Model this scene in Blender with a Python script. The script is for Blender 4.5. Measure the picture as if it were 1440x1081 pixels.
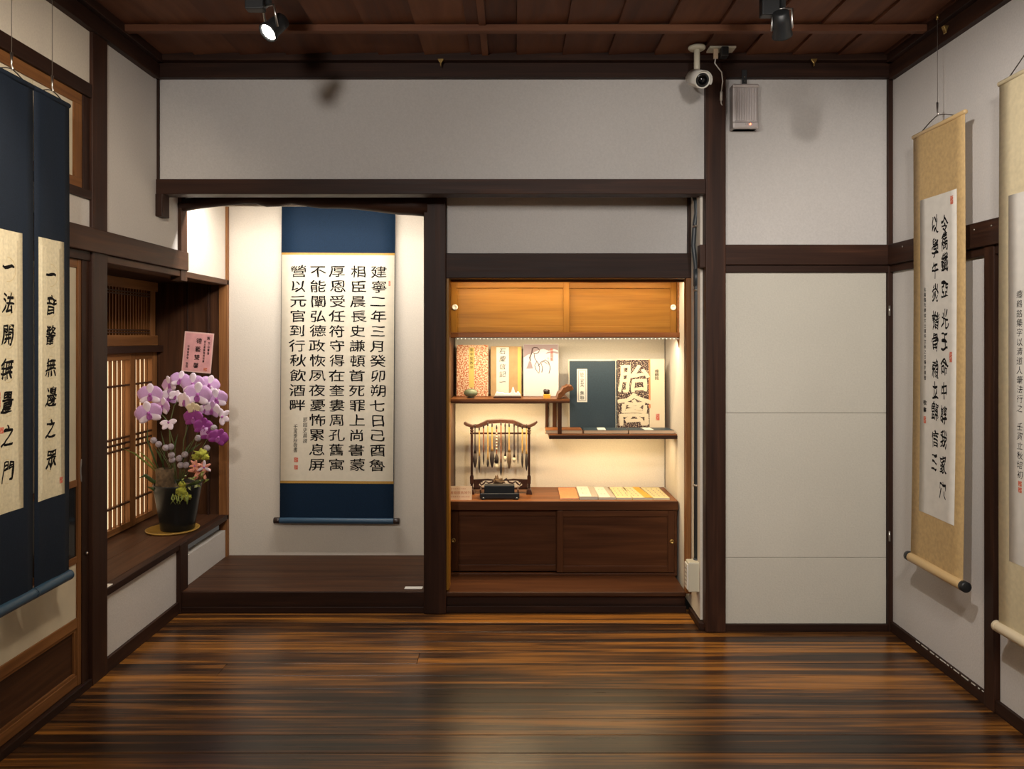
import bpy, bmesh, math, random
from mathutils import Vector, Matrix, noise
random.seed(7)
D = bpy.data; C = bpy.context.scene.collection
for o in list(D.objects): D.objects.remove(o, do_unlink=True)

# ---------------------------------------------------------------- camera, world, lights, exposure
EYE = 1.44; F = 1075.0; CX, CY = 722.0, 475.0        # principal point and focal length measured on a 1440 x 1081 frame
cam = D.objects.new('camera', D.cameras.new('camera')); C.objects.link(cam)
cam.location = (0, 0, EYE); cam.rotation_euler = (math.pi/2, 0, 0)
cam.data.sensor_width = 36; cam.data.lens = 36*F/1440
cam.data.shift_x = -(CX-720)/1440; cam.data.shift_y = -(540.5-CY)/1440
cam.data.clip_start = 0.05
S = bpy.context.scene; S.camera = cam
S.view_settings.view_transform = 'Standard'; S.view_settings.look = 'None'
S.view_settings.gamma = 1; S.view_settings.use_curve_mapping = False
S.view_settings.exposure = 0.5
S.cycles.use_denoising = True
S.cycles.max_bounces = 10; S.cycles.diffuse_bounces = 6
S.cycles.sample_clamp_indirect = 6
w = D.worlds.new('world'); S.world = w; w.use_nodes = True
w.node_tree.nodes['Background'].inputs[0].default_value = (0.9, 0.8, 0.7, 1)
w.node_tree.nodes['Background'].inputs[1].default_value = 0.05

WARM = (1.0, 0.82, 0.62); NEUT = (1.0, 0.93, 0.86); GOLD = (1.0, 0.74, 0.42)
def area(name, loc, size, power, col, rot=(0,0,0)):
    l = D.lights.new(name, 'AREA'); l.shape = 'RECTANGLE'; l.size, l.size_y = size
    l.energy = power; l.color = col
    o = D.objects.new(name, l); C.objects.link(o); o.location = loc; o.rotation_euler = rot; return o
def spot(name, loc, target, power, col, deg=70, blend=.6, rad=.03):
    l = D.lights.new(name, 'SPOT'); l.energy = power; l.color = col; l.spot_size = math.radians(deg); l.spot_blend = blend
    l.shadow_soft_size = rad
    o = D.objects.new(name, l); C.objects.link(o); o.location = loc
    o.rotation_euler = (Vector(target)-Vector(loc)).to_track_quat('-Z', 'Y').to_euler(); return o
# led strips of the alcove, the display niche and its shelves (their housings are built below)
area('alcove_strip_lamp', (-1.10, 4.13, EYE+.80), (1.15, .03), 13, NEUT, (math.radians(8), 0, 0))
area('niche_strip_lamp', (.29, 4.12, EYE+.335), (1.2, .02), 21, (1, .78, .48), (math.radians(6), 0, 0))
area('cabinet_strip_lamp', (.28, 4.315, EYE-.012), (1.2, .015), 5.5, (1, .82, .56), (math.radians(14), 0, 0))
area('shelf_strip_lamp', (-.08, 4.36, EYE-.374), (.5, .012), 3.6, (1, .74, .42), (math.radians(10), 0, 0))
area('low_shelf_strip_lamp', (.55, 4.44, EYE-.580), (.6, .012), 1.7, (1, .76, .44), (math.radians(10), 0, 0))
area('paper_window_lamp', (-2.32, 4.1, 1.0), (1.3, 1.0), 5, (1, .72, .42), (0, math.radians(-90), 0))
TRACK = [  # fixture place, aim, watts, colour, cone, softness
    ((-.865, 2.70, 2.52), (-1.66, 1.75, 1.2), 26, WARM, 90, .03),
    ((.967, 2.75, 2.53), (1.3, 3.5, 1.75), 0, WARM, 80, .03),
    ((.37, 1.48, 2.62), (1.8, 3.05, 1.3), 86, NEUT, 80, .03),
    ((-.74, .35, 2.30), (-.5, 3.77, 1.75), 85, NEUT, 80, .10),
    ((.75, .6, 2.5), (1.3, 3.77, 1.3), 70, NEUT, 75, .12),  # fill lamp added to brighten the door panel
    ((-.3, 1.5, 2.6), (-1.8, 2.8, 1.6), 78, WARM, 72, .12),  # added fill for the left wall, fixture out of view
    ((.2, 0.2, 2.6), (1.8, 1.6, 1.2), 40, WARM, 90, .08),  # unseen fill lamp added for the right wall
]

# ---------------------------------------------------------------- helpers
def P(px, py, Y):
    "the place on the plane at depth Y that a measured pixel of the photograph shows"
    return ((px-CX)*Y/F, EYE-(py-CY)*Y/F)
def X(px, Y): return (px-CX)*Y/F
def Z(py, Y): return EYE-(py-CY)*Y/F
class MB:
    def __init__(s): s.v = []; s.f = []; s.m = []; s.mi = 0; s.sm = []; s.smooth = False
    def add(s, vs, fs):
        n = len(s.v); s.v += [tuple(v) for v in vs]
        for f in fs: s.f.append([n+i for i in f]); s.m.append(s.mi); s.sm.append(s.smooth)
        return s
    def box(s, x0, x1, y0, y1, z0, z1):
        if x0 > x1: x0, x1 = x1, x0
        if y0 > y1: y0, y1 = y1, y0
        if z0 > z1: z0, z1 = z1, z0
        return s.add([(x0,y0,z0),(x1,y0,z0),(x1,y1,z0),(x0,y1,z0),(x0,y0,z1),(x1,y0,z1),(x1,y1,z1),(x0,y1,z1)],
                     [(0,3,2,1),(4,5,6,7),(0,1,5,4),(1,2,6,5),(2,3,7,6),(3,0,4,7)])
    def obox(s, c, size, M):
        vs = [M @ Vector((sx*size[0]/2, sy*size[1]/2, sz*size[2]/2)) + Vector(c) for sz in (-1,1) for sy in (-1,1) for sx in (-1,1)]
        return s.add(vs, [(0,2,3,1),(4,5,7,6),(0,1,5,4),(1,3,7,5),(3,2,6,7),(2,0,4,6)])
    def tube(s, pts, r, n=8, caps=True):
        pts = [Vector(p) for p in pts]; rs = r if isinstance(r, (list, tuple)) else [r]*len(pts)
        rings = []; up = None
        for i, p in enumerate(pts):
            t = (pts[min(i+1, len(pts)-1)]-pts[max(i-1, 0)]).normalized()
            if up is None:
                up = Vector((0,0,1)) if abs(t.z) < .9 else Vector((0,1,0))
            a = t.cross(up).normalized(); b = a.cross(t).normalized(); up = b
            rings.append([p+a*math.cos(2*math.pi*k/n)*rs[i]+b*math.sin(2*math.pi*k/n)*rs[i] for k in range(n)])
        vs = [v for q in rings for v in q]; fs = []
        for i in range(len(pts)-1):
            for k in range(n):
                fs.append((i*n+k, i*n+(k+1) % n, (i+1)*n+(k+1) % n, (i+1)*n+k))
        if caps: fs += [tuple(range(n)), tuple(range((len(pts)-1)*n, len(pts)*n))[::-1]]
        o = s.smooth; s.smooth = True; s.add(vs, fs); s.smooth = o; return s
    def lathe(s, prof, c=(0,0,0), n=24, M=None):
        vs = []; fs = []
        for r, z in prof:
            for k in range(n):
                v = Vector((r*math.cos(2*math.pi*k/n), r*math.sin(2*math.pi*k/n), z))
                if M: v = M @ v
                vs.append(v+Vector(c))
        for i in range(len(prof)-1):
            for k in range(n): fs.append((i*n+k, i*n+(k+1) % n, (i+1)*n+(k+1) % n, (i+1)*n+k))
        fs += [tuple(range(n))[::-1], tuple(range((len(prof)-1)*n, len(prof)*n))]
        o = s.smooth; s.smooth = True; s.add(vs, fs); s.smooth = o; return s
    def prism(s, pts, y0, y1):
        "outline in x,z pushed from y0 to y1"
        n = len(pts)
        vs = [(x, y0, z) for x, z in pts]+[(x, y1, z) for x, z in pts]
        return s.add(vs, [tuple(range(n)), tuple(range(n, 2*n))[::-1]]+[(i, i+n, (i+1) % n+n, (i+1) % n) for i in range(n)])
    def blob(s, c, r, n=10, amp=.15, seed=0, sc=(1,1,1)):
        vs = []; fs = []; m = n
        for i in range(m+1):
            th = math.pi*i/m
            for k in range(n*2):
                ph = math.pi*k/n
                d = Vector((math.sin(th)*math.cos(ph), math.sin(th)*math.sin(ph), math.cos(th)))
                q = 1+amp*noise.noise(d*2.2+Vector((seed*7.1, 0, 0)))*2
                vs.append((c[0]+d.x*r*q*sc[0], c[1]+d.y*r*q*sc[1], c[2]+d.z*r*q*sc[2]))
        for i in range(m):
            for k in range(n*2):
                fs.append((i*2*n+k, (i+1)*2*n+k, (i+1)*2*n+(k+1) % (2*n), i*2*n+(k+1) % (2*n)))
        o = s.smooth; s.smooth = True; s.add(vs, fs); s.smooth = o; return s
def obj(name, mb, mat, parent=None, bevel=0, origin=None, subsurf=0):
    vs = [Vector(v) for v in mb.v]
    if origin is None:
        lo = [min(v[i] for v in vs) for i in range(3)]; hi = [max(v[i] for v in vs) for i in range(3)]
        origin = Vector([(a+b)/2 for a, b in zip(lo, hi)])
    origin = Vector(origin)
    me = D.meshes.new(name); me.from_pydata([v-origin for v in vs], [], mb.f)
    mats = mat if isinstance(mat, (list, tuple)) else [mat]
    for m in mats: me.materials.append(m)
    for p, i, s_ in zip(me.polygons, mb.m, mb.sm): p.material_index = i; p.use_smooth = s_
    bm = bmesh.new(); bm.from_mesh(me); bmesh.ops.remove_doubles(bm, verts=bm.verts, dist=1e-6)
    bmesh.ops.recalc_face_normals(bm, faces=bm.faces); bm.to_mesh(me); bm.free()
    o = D.objects.new(name, me); C.objects.link(o); o.location = origin
    if parent: o.parent = parent
    if bevel:
        b = o.modifiers.new('bevel', 'BEVEL'); b.width = bevel; b.segments = 2; b.limit_method = 'ANGLE'
    if subsurf:
        b = o.modifiers.new('sub', 'SUBSURF'); b.levels = subsurf; b.render_levels = subsurf
    return o
def box(name, x0, x1, y0, y1, z0, z1, mat, parent=None, bevel=.0015):
    return obj(name, MB().box(x0, x1, y0, y1, z0, z1), mat, parent, bevel)
def wbox(name, x0, x1, y0, y1, z0, z1, kind, parent=None, bevel=.002):
    "a piece of timber, grain along its longest side"
    d = [abs(x1-x0), abs(y1-y0), abs(z1-z0)]
    return box(name, x0, x1, y0, y1, z0, z1, wood(kind, d.index(max(d))), parent, bevel)
def tag(o, label=None, cat=None, group=None, kind=None):
    if label: o['label'] = label
    if cat: o['category'] = cat
    if group: o['group'] = group
    if kind: o['kind'] = kind
    return o
def empty(name, loc=(0,0,0), rz=0, label=None, cat=None, group=None, kind=None, parent=None):
    o = D.objects.new(name, None); C.objects.link(o); o.location = loc; o.rotation_euler = (0,0,rz); o.empty_display_size = .05
    if parent: o.parent = parent
    return tag(o, label, cat, group, kind)
def copy_tree(o, parent=None):
    c = o.copy(); C.objects.link(c)
    if parent: c.parent = parent
    for ch in [q for q in list(D.objects) if q.parent == o]: copy_tree(ch, c)
    return c

# ---------------------------------------------------------------- materials
def newmat(name):
    m = D.materials.new(name); m.use_nodes = True
    nt = m.node_tree; return m, nt, nt.nodes['Principled BSDF']
def flat(name, col, rough=.6, metal=0, emit=0, ecol=None, noise_s=0, amt=.15, bump=0, sheen=0, spec=None):
    m, nt, b = newmat(name)
    b.inputs['Base Color'].default_value = (*col, 1); b.inputs['Roughness'].default_value = rough; b.inputs['Metallic'].default_value = metal
    if spec is not None: b.inputs['Specular IOR Level'].default_value = spec
    if emit:
        b.inputs['Emission Color'].default_value = (*(ecol or col), 1); b.inputs['Emission Strength'].default_value = emit
    if noise_s:
        tc = nt.nodes.new('ShaderNodeTexCoord'); n = nt.nodes.new('ShaderNodeTexNoise'); n.inputs['Scale'].default_value = noise_s; n.inputs['Detail'].default_value = 5
        nt.links.new(tc.outputs['Object'], n.inputs['Vector'])
        r = nt.nodes.new('ShaderNodeMapRange'); r.inputs[1].default_value = .3; r.inputs[2].default_value = .7; r.inputs[3].default_value = 1-amt; r.inputs[4].default_value = 1+amt
        nt.links.new(n.outputs['Fac'], r.inputs[0])
        v = nt.nodes.new('ShaderNodeVectorMath'); v.operation = 'SCALE'; v.inputs[0].default_value = col
        nt.links.new(r.outputs[0], v.inputs['Scale']); nt.links.new(v.outputs[0], b.inputs['Base Color'])
        if bump:
            bp = nt.nodes.new('ShaderNodeBump'); bp.inputs['Strength'].default_value = bump; bp.inputs['Distance'].default_value = .004
            nt.links.new(n.outputs['Fac'], bp.inputs['Height']); nt.links.new(bp.outputs[0], b.inputs['Normal'])
    return m
def plaster(name, col, blot=.05):
    m, nt, b = newmat(name); b.inputs['Roughness'].default_value = .9; b.inputs['Specular IOR Level'].default_value = .2
    tc = nt.nodes.new('ShaderNodeTexCoord')
    n1 = nt.nodes.new('ShaderNodeTexNoise'); n1.inputs['Scale'].default_value = 2.2; n1.inputs['Detail'].default_value = 4
    n2 = nt.nodes.new('ShaderNodeTexNoise'); n2.inputs['Scale'].default_value = 130; n2.inputs['Detail'].default_value = 3
    for n in (n1, n2): nt.links.new(tc.outputs['Object'], n.inputs['Vector'])
    a = nt.nodes.new('ShaderNodeMath'); a.operation = 'MULTIPLY_ADD'; a.inputs[1].default_value = blot*2; a.inputs[2].default_value = 1-blot
    nt.links.new(n1.outputs['Fac'], a.inputs[0])
    a2 = nt.nodes.new('ShaderNodeMath'); a2.operation = 'MULTIPLY_ADD'; a2.inputs[1].default_value = .22; nt.links.new(n2.outputs['Fac'], a2.inputs[0])
    s_ = nt.nodes.new('ShaderNodeMath'); s_.operation = 'SUBTRACT'; s_.inputs[1].default_value = .11; nt.links.new(a.outputs[0], s_.inputs[0])
    nt.links.new(s_.outputs[0], a2.inputs[2])
    v = nt.nodes.new('ShaderNodeVectorMath'); v.operation = 'SCALE'; v.inputs[0].default_value = col
    nt.links.new(a2.outputs[0], v.inputs['Scale']); nt.links.new(v.outputs[0], b.inputs['Base Color'])
    bp = nt.nodes.new('ShaderNodeBump'); bp.inputs['Strength'].default_value = .35; bp.inputs['Distance'].default_value = .002
    nt.links.new(n2.outputs['Fac'], bp.inputs['Height']); nt.links.new(bp.outputs[0], b.inputs['Normal'])
    return m
WOODS = {  # dark, mid, light, roughness, stretch across, contrast positions
    'dark':   ((.016,.0068,.0045), (.033,.0140,.0085), (.070,.028,.014), .50, 22, (.30,.55,.78)),
    'post':   ((.018,.0075,.005), (.040,.0165,.0095), (.085,.034,.017), .47, 20, (.30,.55,.78)),
    'ceil':   ((.070,.027,.016), (.140,.054,.027), (.215,.092,.045), .55, 9, (.25,.55,.85)),
    'brown':  ((.028,.011,.006), (.066,.027,.012), (.130,.056,.024), .45, 24, (.30,.55,.80)),
    'frame':  ((.110,.043,.014), (.225,.096,.032), (.340,.160,.058), .45, 28, (.30,.55,.80)),
    'orange': ((.150,.060,.006), (.255,.112,.012), (.350,.170,.026), .38, 16, (.25,.5,.80)),
    'cab':    ((.045,.015,.006), (.085,.030,.011), (.140,.054,.020), .40, 20, (.30,.55,.80)),
    'shelf':  ((.100,.034,.010), (.190,.068,.020), (.270,.110,.038), .38, 24, (.30,.55,.80)),
    'floor':  ((.014,.007,.0045), (.075,.029,.009), (.430,.170,.026), .27, 24, (.405,.53,.71)),
}
_wc = {}
def wood(kind, axis=0):
    if (kind, axis) in _wc: return _wc[kind, axis]
    c0, c1, c2, rough, st, pos = WOODS[kind]
    m, nt, b = newmat('wood_%s_%s' % (kind, 'xyz'[axis]))
    N = nt.nodes.new; L = nt.links.new
    tc = N('ShaderNodeTexCoord'); oi = N('ShaderNodeObjectInfo')
    add = N('ShaderNodeVectorMath'); add.operation = 'ADD'
    sc = N('ShaderNodeVectorMath'); sc.operation = 'SCALE'; sc.inputs[0].default_value = (37.0, 19.0, 53.0); L(oi.outputs['Random'], sc.inputs['Scale'])
    L(tc.outputs['Object'], add.inputs[0]); L(sc.outputs[0], add.inputs[1])
    def nz(along, across, detail, dist):
        mp = N('ShaderNodeVectorMath'); mp.operation = 'MULTIPLY'
        s_ = [across]*3; s_[axis] = along; mp.inputs[1].default_value = s_
        L(add.outputs[0], mp.inputs[0])
        n = N('ShaderNodeTexNoise'); n.inputs['Scale'].default_value = 1; n.inputs['Detail'].default_value = detail; n.inputs['Distortion'].default_value = dist
        L(mp.outputs[0], n.inputs['Vector']); return n
    a = nz(1.3 if kind != 'floor' else .8, st, 5, .9); f = nz(3.0, st*7, 4, .2)
    mx = N('ShaderNodeMath'); mx.operation = 'MULTIPLY_ADD'; mx.inputs[1].default_value = .3
    L(f.outputs['Fac'], mx.inputs[0])
    m2 = N('ShaderNodeMath'); m2.operation = 'MULTIPLY'; m2.inputs[1].default_value = .72; L(a.outputs['Fac'], m2.inputs[0]); L(m2.outputs[0], mx.inputs[2])
    last = mx
    if kind == 'floor':      # broad worn and dark stained zones, and a plank to plank difference
        g = N('ShaderNodeTexNoise'); g.inputs['Scale'].default_value = 1.7; g.inputs['Detail'].default_value = 3
        ge = N('ShaderNodeNewGeometry'); gm = N('ShaderNodeVectorMath'); gm.operation = 'MULTIPLY'; gm.inputs[1].default_value = (.8, 1.6, 1); L(ge.outputs['Position'], gm.inputs[0]); L(gm.outputs[0], g.inputs['Vector'])
        k = N('ShaderNodeMath'); k.operation = 'MULTIPLY_ADD'; k.inputs[1].default_value = .24; L(g.outputs['Fac'], k.inputs[0]); L(mx.outputs[0], k.inputs[2])
        k2 = N('ShaderNodeMath'); k2.operation = 'MULTIPLY_ADD'; k2.inputs[1].default_value = .12; L(oi.outputs['Random'], k2.inputs[0]); L(k.outputs[0], k2.inputs[2])
        k3 = N('ShaderNodeMath'); k3.operation = 'SUBTRACT'; k3.inputs[1].default_value = .145; L(k2.outputs[0], k3.inputs[0]); last = k3
    elif kind == 'ceil':
        k2 = N('ShaderNodeMath'); k2.operation = 'MULTIPLY_ADD'; k2.inputs[1].default_value = .34; L(oi.outputs['Random'], k2.inputs[0]); L(mx.outputs[0], k2.inputs[2])
        k3 = N('ShaderNodeMath'); k3.operation = 'SUBTRACT'; k3.inputs[1].default_value = .17; L(k2.outputs[0], k3.inputs[0]); last = k3
    cr = N('ShaderNodeValToRGB'); e = cr.color_ramp.elements
    e[0].position = pos[0]; e[0].color = (*c0, 1); e[1].position = pos[2]; e[1].color = (*c2, 1)
    q = e.new(pos[1]); q.color = (*c1, 1)
    L(last.outputs[0], cr.inputs[0]); L(cr.outputs[0], b.inputs['Base Color'])
    b.inputs['Specular IOR Level'].default_value = .45 if kind == 'floor' else .22
    if kind == 'floor': b.inputs['Coat Weight'].default_value = .2; b.inputs['Coat Roughness'].default_value = .22
    rr = N('ShaderNodeMapRange'); rr.inputs[3].default_value = rough-.06; rr.inputs[4].default_value = rough+.14; L(f.outputs['Fac'], rr.inputs[0]); L(rr.outputs[0], b.inputs['Roughness'])
    bp = N('ShaderNodeBump'); bp.inputs['Strength'].default_value = .25; bp.inputs['Distance'].default_value = .0015; L(mx.outputs[0], bp.inputs['Height']); L(bp.outputs[0], b.inputs['Normal'])
    _wc[kind, axis] = m; return m
M = dict(
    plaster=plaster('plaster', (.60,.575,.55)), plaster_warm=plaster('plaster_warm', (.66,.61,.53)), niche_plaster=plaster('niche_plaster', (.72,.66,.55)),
    panel=plaster('door_paper', (.60,.575,.50), .07),
    shoji=flat('shoji_paper', (.66,.60,.46), .8, noise_s=9, amt=.07), glass=flat('dark_glass', (.02,.02,.02), .08),
    lit_paper=flat('lit_window_paper', (.8,.6,.38), .8, emit=.95, ecol=(1,.76,.46)),
    black=flat('black_gap', (.010,.008,.008), .7),
    navy=flat('navy_silk', (.006,.020,.046), .7, spec=.15, noise_s=260, amt=.22), navy2=flat('charcoal_navy_silk', (.009,.016,.030), .75, spec=.2, noise_s=260, amt=.2),
    gold=flat('gold_silk', (.50,.29,.06), .5, noise_s=200), tan=flat('tan_brocade', (.50,.34,.15), .65, noise_s=60, amt=.12),
    tan_d=flat('tan_brocade_edge', (.40,.22,.07), .65), cream_silk=flat('cream_silk', (.62,.53,.34), .65, noise_s=50, amt=.08),
    paper=flat('rice_paper', (.72,.66,.53), .85, noise_s=30, amt=.04), paper_grey=flat('rice_paper_cool', (.66,.63,.57), .85, noise_s=25, amt=.05),
    paper_fleck=flat('flecked_paper', (.68,.62,.44), .85, noise_s=90, amt=.10), paper_rim=flat('paper_rim', (.55,.50,.33), .85),
    ink=flat('ink', (.010,.009,.009), .8, spec=.05), seal=flat('seal_red', (.55,.10,.06), .7), faint=flat('faint_medallion', (.60,.50,.28), .85),
    roller_navy=flat('navy_roller', (.03,.075,.13), .4), roller_tan=flat('bamboo_roller', (.60,.42,.20), .4), roller_cream=flat('cream_roller', (.70,.60,.42), .4),
    roller_dark=flat('dark_roller_end', (.03,.018,.015), .35),
    metal=flat('metal', (.55,.53,.50), .3, 1), steel=flat('brushed_steel', (.62,.57,.55), .42, .5), wire=flat('wire', (.16,.14,.12), .5, .5), cord=flat('cord', (.05,.04,.03), .8),
    blk=flat('black_enamel', (.012,.013,.014), .45), white=flat('white_plastic', (.72,.70,.64), .4), ivory=flat('ivory_plastic', (.62,.58,.45), .45),
    grey=flat('grey_plastic', (.20,.19,.19), .45), lens=flat('lens_glass', (.01,.01,.012), .08),
    conduit=flat('conduit_grey', (.035,.042,.048), .45), porcelain=flat('porcelain', (.85,.82,.74), .2), brass=flat('brass', (.45,.30,.10), .35, .9),
    lamp=flat('lamp_glow', (1,1,1), .4, emit=40, ecol=(1,.93,.82)), led=flat('led_glow', (1,1,1), .4, emit=4, ecol=(1,.9,.7)), red_led=flat('red_led', (1,.2,.1), .4, emit=6, ecol=(1,.12,.05)),
    pot=flat('black_glaze', (.010,.011,.011), .28, spec=.3), tray=flat('gold_tray', (.42,.25,.05), .4), bark=flat('bark', (.13,.085,.045), .9, noise_s=40, amt=.5, bump=1),
    leaf=flat('leaf_green', (.055,.09,.025), .45), leaf_yellow=flat('leaf_yellow_green', (.22,.27,.06), .5), leaf_pale=flat('variegated_leaf', (.42,.48,.22), .5),
    moss=flat('moss', (.33,.34,.04), .9, noise_s=60, amt=.5, bump=1), stem=flat('stem', (.09,.12,.035), .5), berry=flat('silver_berry', (.33,.28,.31), .8, noise_s=160, amt=.25, bump=.8),
    lilac=flat('lilac_petal', (.58,.34,.62), .5, noise_s=45, amt=.18), pale=flat('pale_petal', (.78,.66,.76), .5, noise_s=45, amt=.1), magenta=flat('magenta_petal', (.26,.035,.24), .5, noise_s=45, amt=.25),
    cream=flat('cream_petal', (.75,.62,.42), .5), peach=flat('peach_petal', (.72,.30,.22), .5, noise_s=40, amt=.2), throat=flat('orchid_lip', (.38,.10,.36), .5),
    pink=flat('pink_card', (.72,.36,.37), .7, noise_s=22, amt=.12), pink_edge=flat('pink_card_rim', (.80,.52,.48), .7),
    cover_navy=flat('navy_cover', (.018,.036,.050), .55, noise_s=150), cover_cream=flat('cream_cover', (.74,.62,.42), .7), label_white=flat('white_label', (.66,.63,.54), .7),
    pages=flat('book_pages', (.60,.45,.30), .8), kraft=flat('kraft_cover', (.42,.27,.12), .7, noise_s=30, amt=.08), yellow=flat('yellow_label', (.58,.43,.11), .7), art=flat('white_print', (.62,.60,.57), .7),
    art_dark=flat('print_brown', (.10,.06,.06), .7), art_mauve=flat('print_mauve', (.30,.23,.235), .7), orange_cover=flat('orange_cover', (.62,.24,.09), .5, noise_s=60, amt=.15), grey_cover=flat('grey_cover', (.40,.35,.29), .6),
    lemon=flat('pale_yellow_cover', (.62,.54,.29), .6), amber=flat('amber_stripe', (.66,.34,.02), .5), card_text=flat('orange_print', (.60,.25,.12), .8), peach_card=flat('peach_card', (.90,.68,.46), .8), jade=flat('green_stone', (.17,.19,.11), .25, noise_s=25, amt=.3),
    quartz=flat('white_carving', (.85,.84,.80), .4), horn=flat('dark_horn', (.020,.012,.010), .3), bamboo=flat('bamboo', (.50,.29,.08), .4), cane=flat('speckled_cane', (.20,.07,.03), .35, noise_s=50, amt=.5), hair_dark=flat('dark_bristle', (.035,.024,.022), .8),
    hair_white=flat('white_bristle', (.70,.63,.45), .8), hair_brown=flat('brown_bristle', (.14,.085,.045), .8), rosewood=flat('rosewood', (.045,.018,.011), .3, noise_s=20, amt=.3), inkstone=flat('inkstone', (.018,.022,.026), .35), bone=flat('bone_bead', (.75,.66,.48), .4),
)
def mix_speckle(name, a, b, scale, thr, rough=.7):
    m, nt, p = newmat(name); N = nt.nodes.new; L = nt.links.new
    tc = N('ShaderNodeTexCoord'); n = N('ShaderNodeTexNoise'); n.inputs['Scale'].default_value = scale; n.inputs['Detail'].default_value = 6; L(tc.outputs['Object'], n.inputs['Vector'])
    cr = N('ShaderNodeValToRGB'); cr.color_ramp.elements[0].position = thr-.03; cr.color_ramp.elements[1].position = thr+.03
    cr.color_ramp.elements[0].color = (*a, 1); cr.color_ramp.elements[1].color = (*b, 1)
    L(n.outputs['Fac'], cr.inputs[0]); L(cr.outputs[0], p.inputs['Base Color']); p.inputs['Roughness'].default_value = rough; return m
M['rubbing'] = mix_speckle('stone_rubbing', (.045,.022,.018), (.66,.50,.34), 150, .575)
M['script_cover'] = mix_speckle('red_script_print', (.46,.13,.05), (.74,.56,.36), 130, .50)

# ---------------------------------------------------------------- writing
_gl = {}
def glyph(ch):
    if ch in _gl: return _gl[ch]
    c = D.curves.new('glyph', 'FONT'); c.body = ch; c.size = 1; c.resolution_u = 2
    o = D.objects.new('glyph', c); C.objects.link(o)
    dg = bpy.context.evaluated_depsgraph_get(); m = D.meshes.new_from_object(o.evaluated_get(dg))
    bm = bmesh.new(); bm.from_mesh(m); bmesh.ops.remove_doubles(bm, verts=bm.verts, dist=1e-5)
    for _ in range(2):
        le = [e for e in bm.edges if e.is_boundary and e.calc_length() > .13]
        if le: bmesh.ops.subdivide_edges(bm, edges=le, cuts=1)
    bmesh.ops.triangulate(bm, faces=[f for f in bm.faces if len(f.verts) > 4])
    bm.verts.index_update(); nrm = [Vector((0, 0, 0)) for _ in bm.verts]
    for e in bm.edges:
        if e.is_boundary and e.link_faces:
            d = e.verts[1].co-e.verts[0].co; n = Vector((d.y, -d.x, 0)).normalized()
            if n.dot(e.link_faces[0].calc_center_median()-e.verts[0].co) > 0: n = -n
            for v in e.verts: nrm[v.index] += n
    r = ([(v.co.x-.5, v.co.y-.36, nrm[v.index].x/max(1, nrm[v.index].length), nrm[v.index].y/max(1, nrm[v.index].length)) for v in bm.verts], [tuple(v.index for v in f.verts) for f in bm.faces])
    bm.free(); D.objects.remove(o); D.curves.remove(c); D.meshes.remove(m); _gl[ch] = r; return r
GOFF = [0.0]
def writing(name, items, mat, parent, y=-.001, rough=.0, yf=None, each=False):
    """items: (char, x, z, width, height[, shear]) laid on the local plane y (or on the surface yf(x, z)); brushy: strokes swell and wander a little"""
    mb = MB(); out_ = []
    for it in items:
        ch, x, z, sw, sh = it[:5]; shear = it[5] if len(it) > 5 else 0
        vs, fs = glyph(ch); sd = random.random()*50
        out = []
        for a, b, nx_, ny_ in vs:
            g = GOFF[0]
            if rough: g += rough*.22*(noise.noise(Vector((a*6+sd, b*6, 4.4)))-.1)
            a1, b1 = a+nx_*g, b+ny_*g
            if rough:
                q = noise.noise(Vector((a*2.2+sd, b*2.2, 1.3))); q2 = noise.noise(Vector((a*2.2, b*2.2+sd, 9.1)))
                a1, b1 = a1+rough*q, b1+rough*q2
            u_, z_ = x+a1*sw+shear*b1*sh, z+b1*sh+.12*shear*a1*sw
            out.append((u_, (yf(u_, z_)-.0017) if yf else y, z_))
        if each:
            one = MB(); one.add(out, fs); out_.append(obj(name, one, mat, parent))
        else: mb.add(out, fs)
    if each: return out_
    o = obj(name, mb, mat, parent)
    if len(items) > 1: o['kind'] = 'stuff'
    return o

# ================================================================ SETTING
XL, XR = -1.754, 1.863
YA, YB, YC = 3.772, 4.026, 4.684
YREAR = -1.6
CE = EYE+1.37                                        # ceiling height
def E(h): return EYE+h
# floor
fl = empty('floor', (0,0,0), kind='structure')
obj('subfloor', MB().box(XL-.55, XR+.1, YREAR, 4.95, -.08, -.026), M['black'], fl)
y = YREAR; row = 0
while y < 4.0:
    wd = .1215
    x = XL-.03; cuts = [XL-.03]
    j = random.uniform(XL+.3, XR-.3)
    cuts += ([j] if random.random() < .08 else [])+[XR+.03]
    for a, b in zip(cuts, cuts[1:]):
        dz = random.uniform(-.0006, .0006)
        obj('plank', MB().box(a+.0008, b-.0008, y+.0009, min(y+wd, 4.06)-.0009, -.025, dz), wood('floor', 0), fl, .0012)
    y += wd
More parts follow.
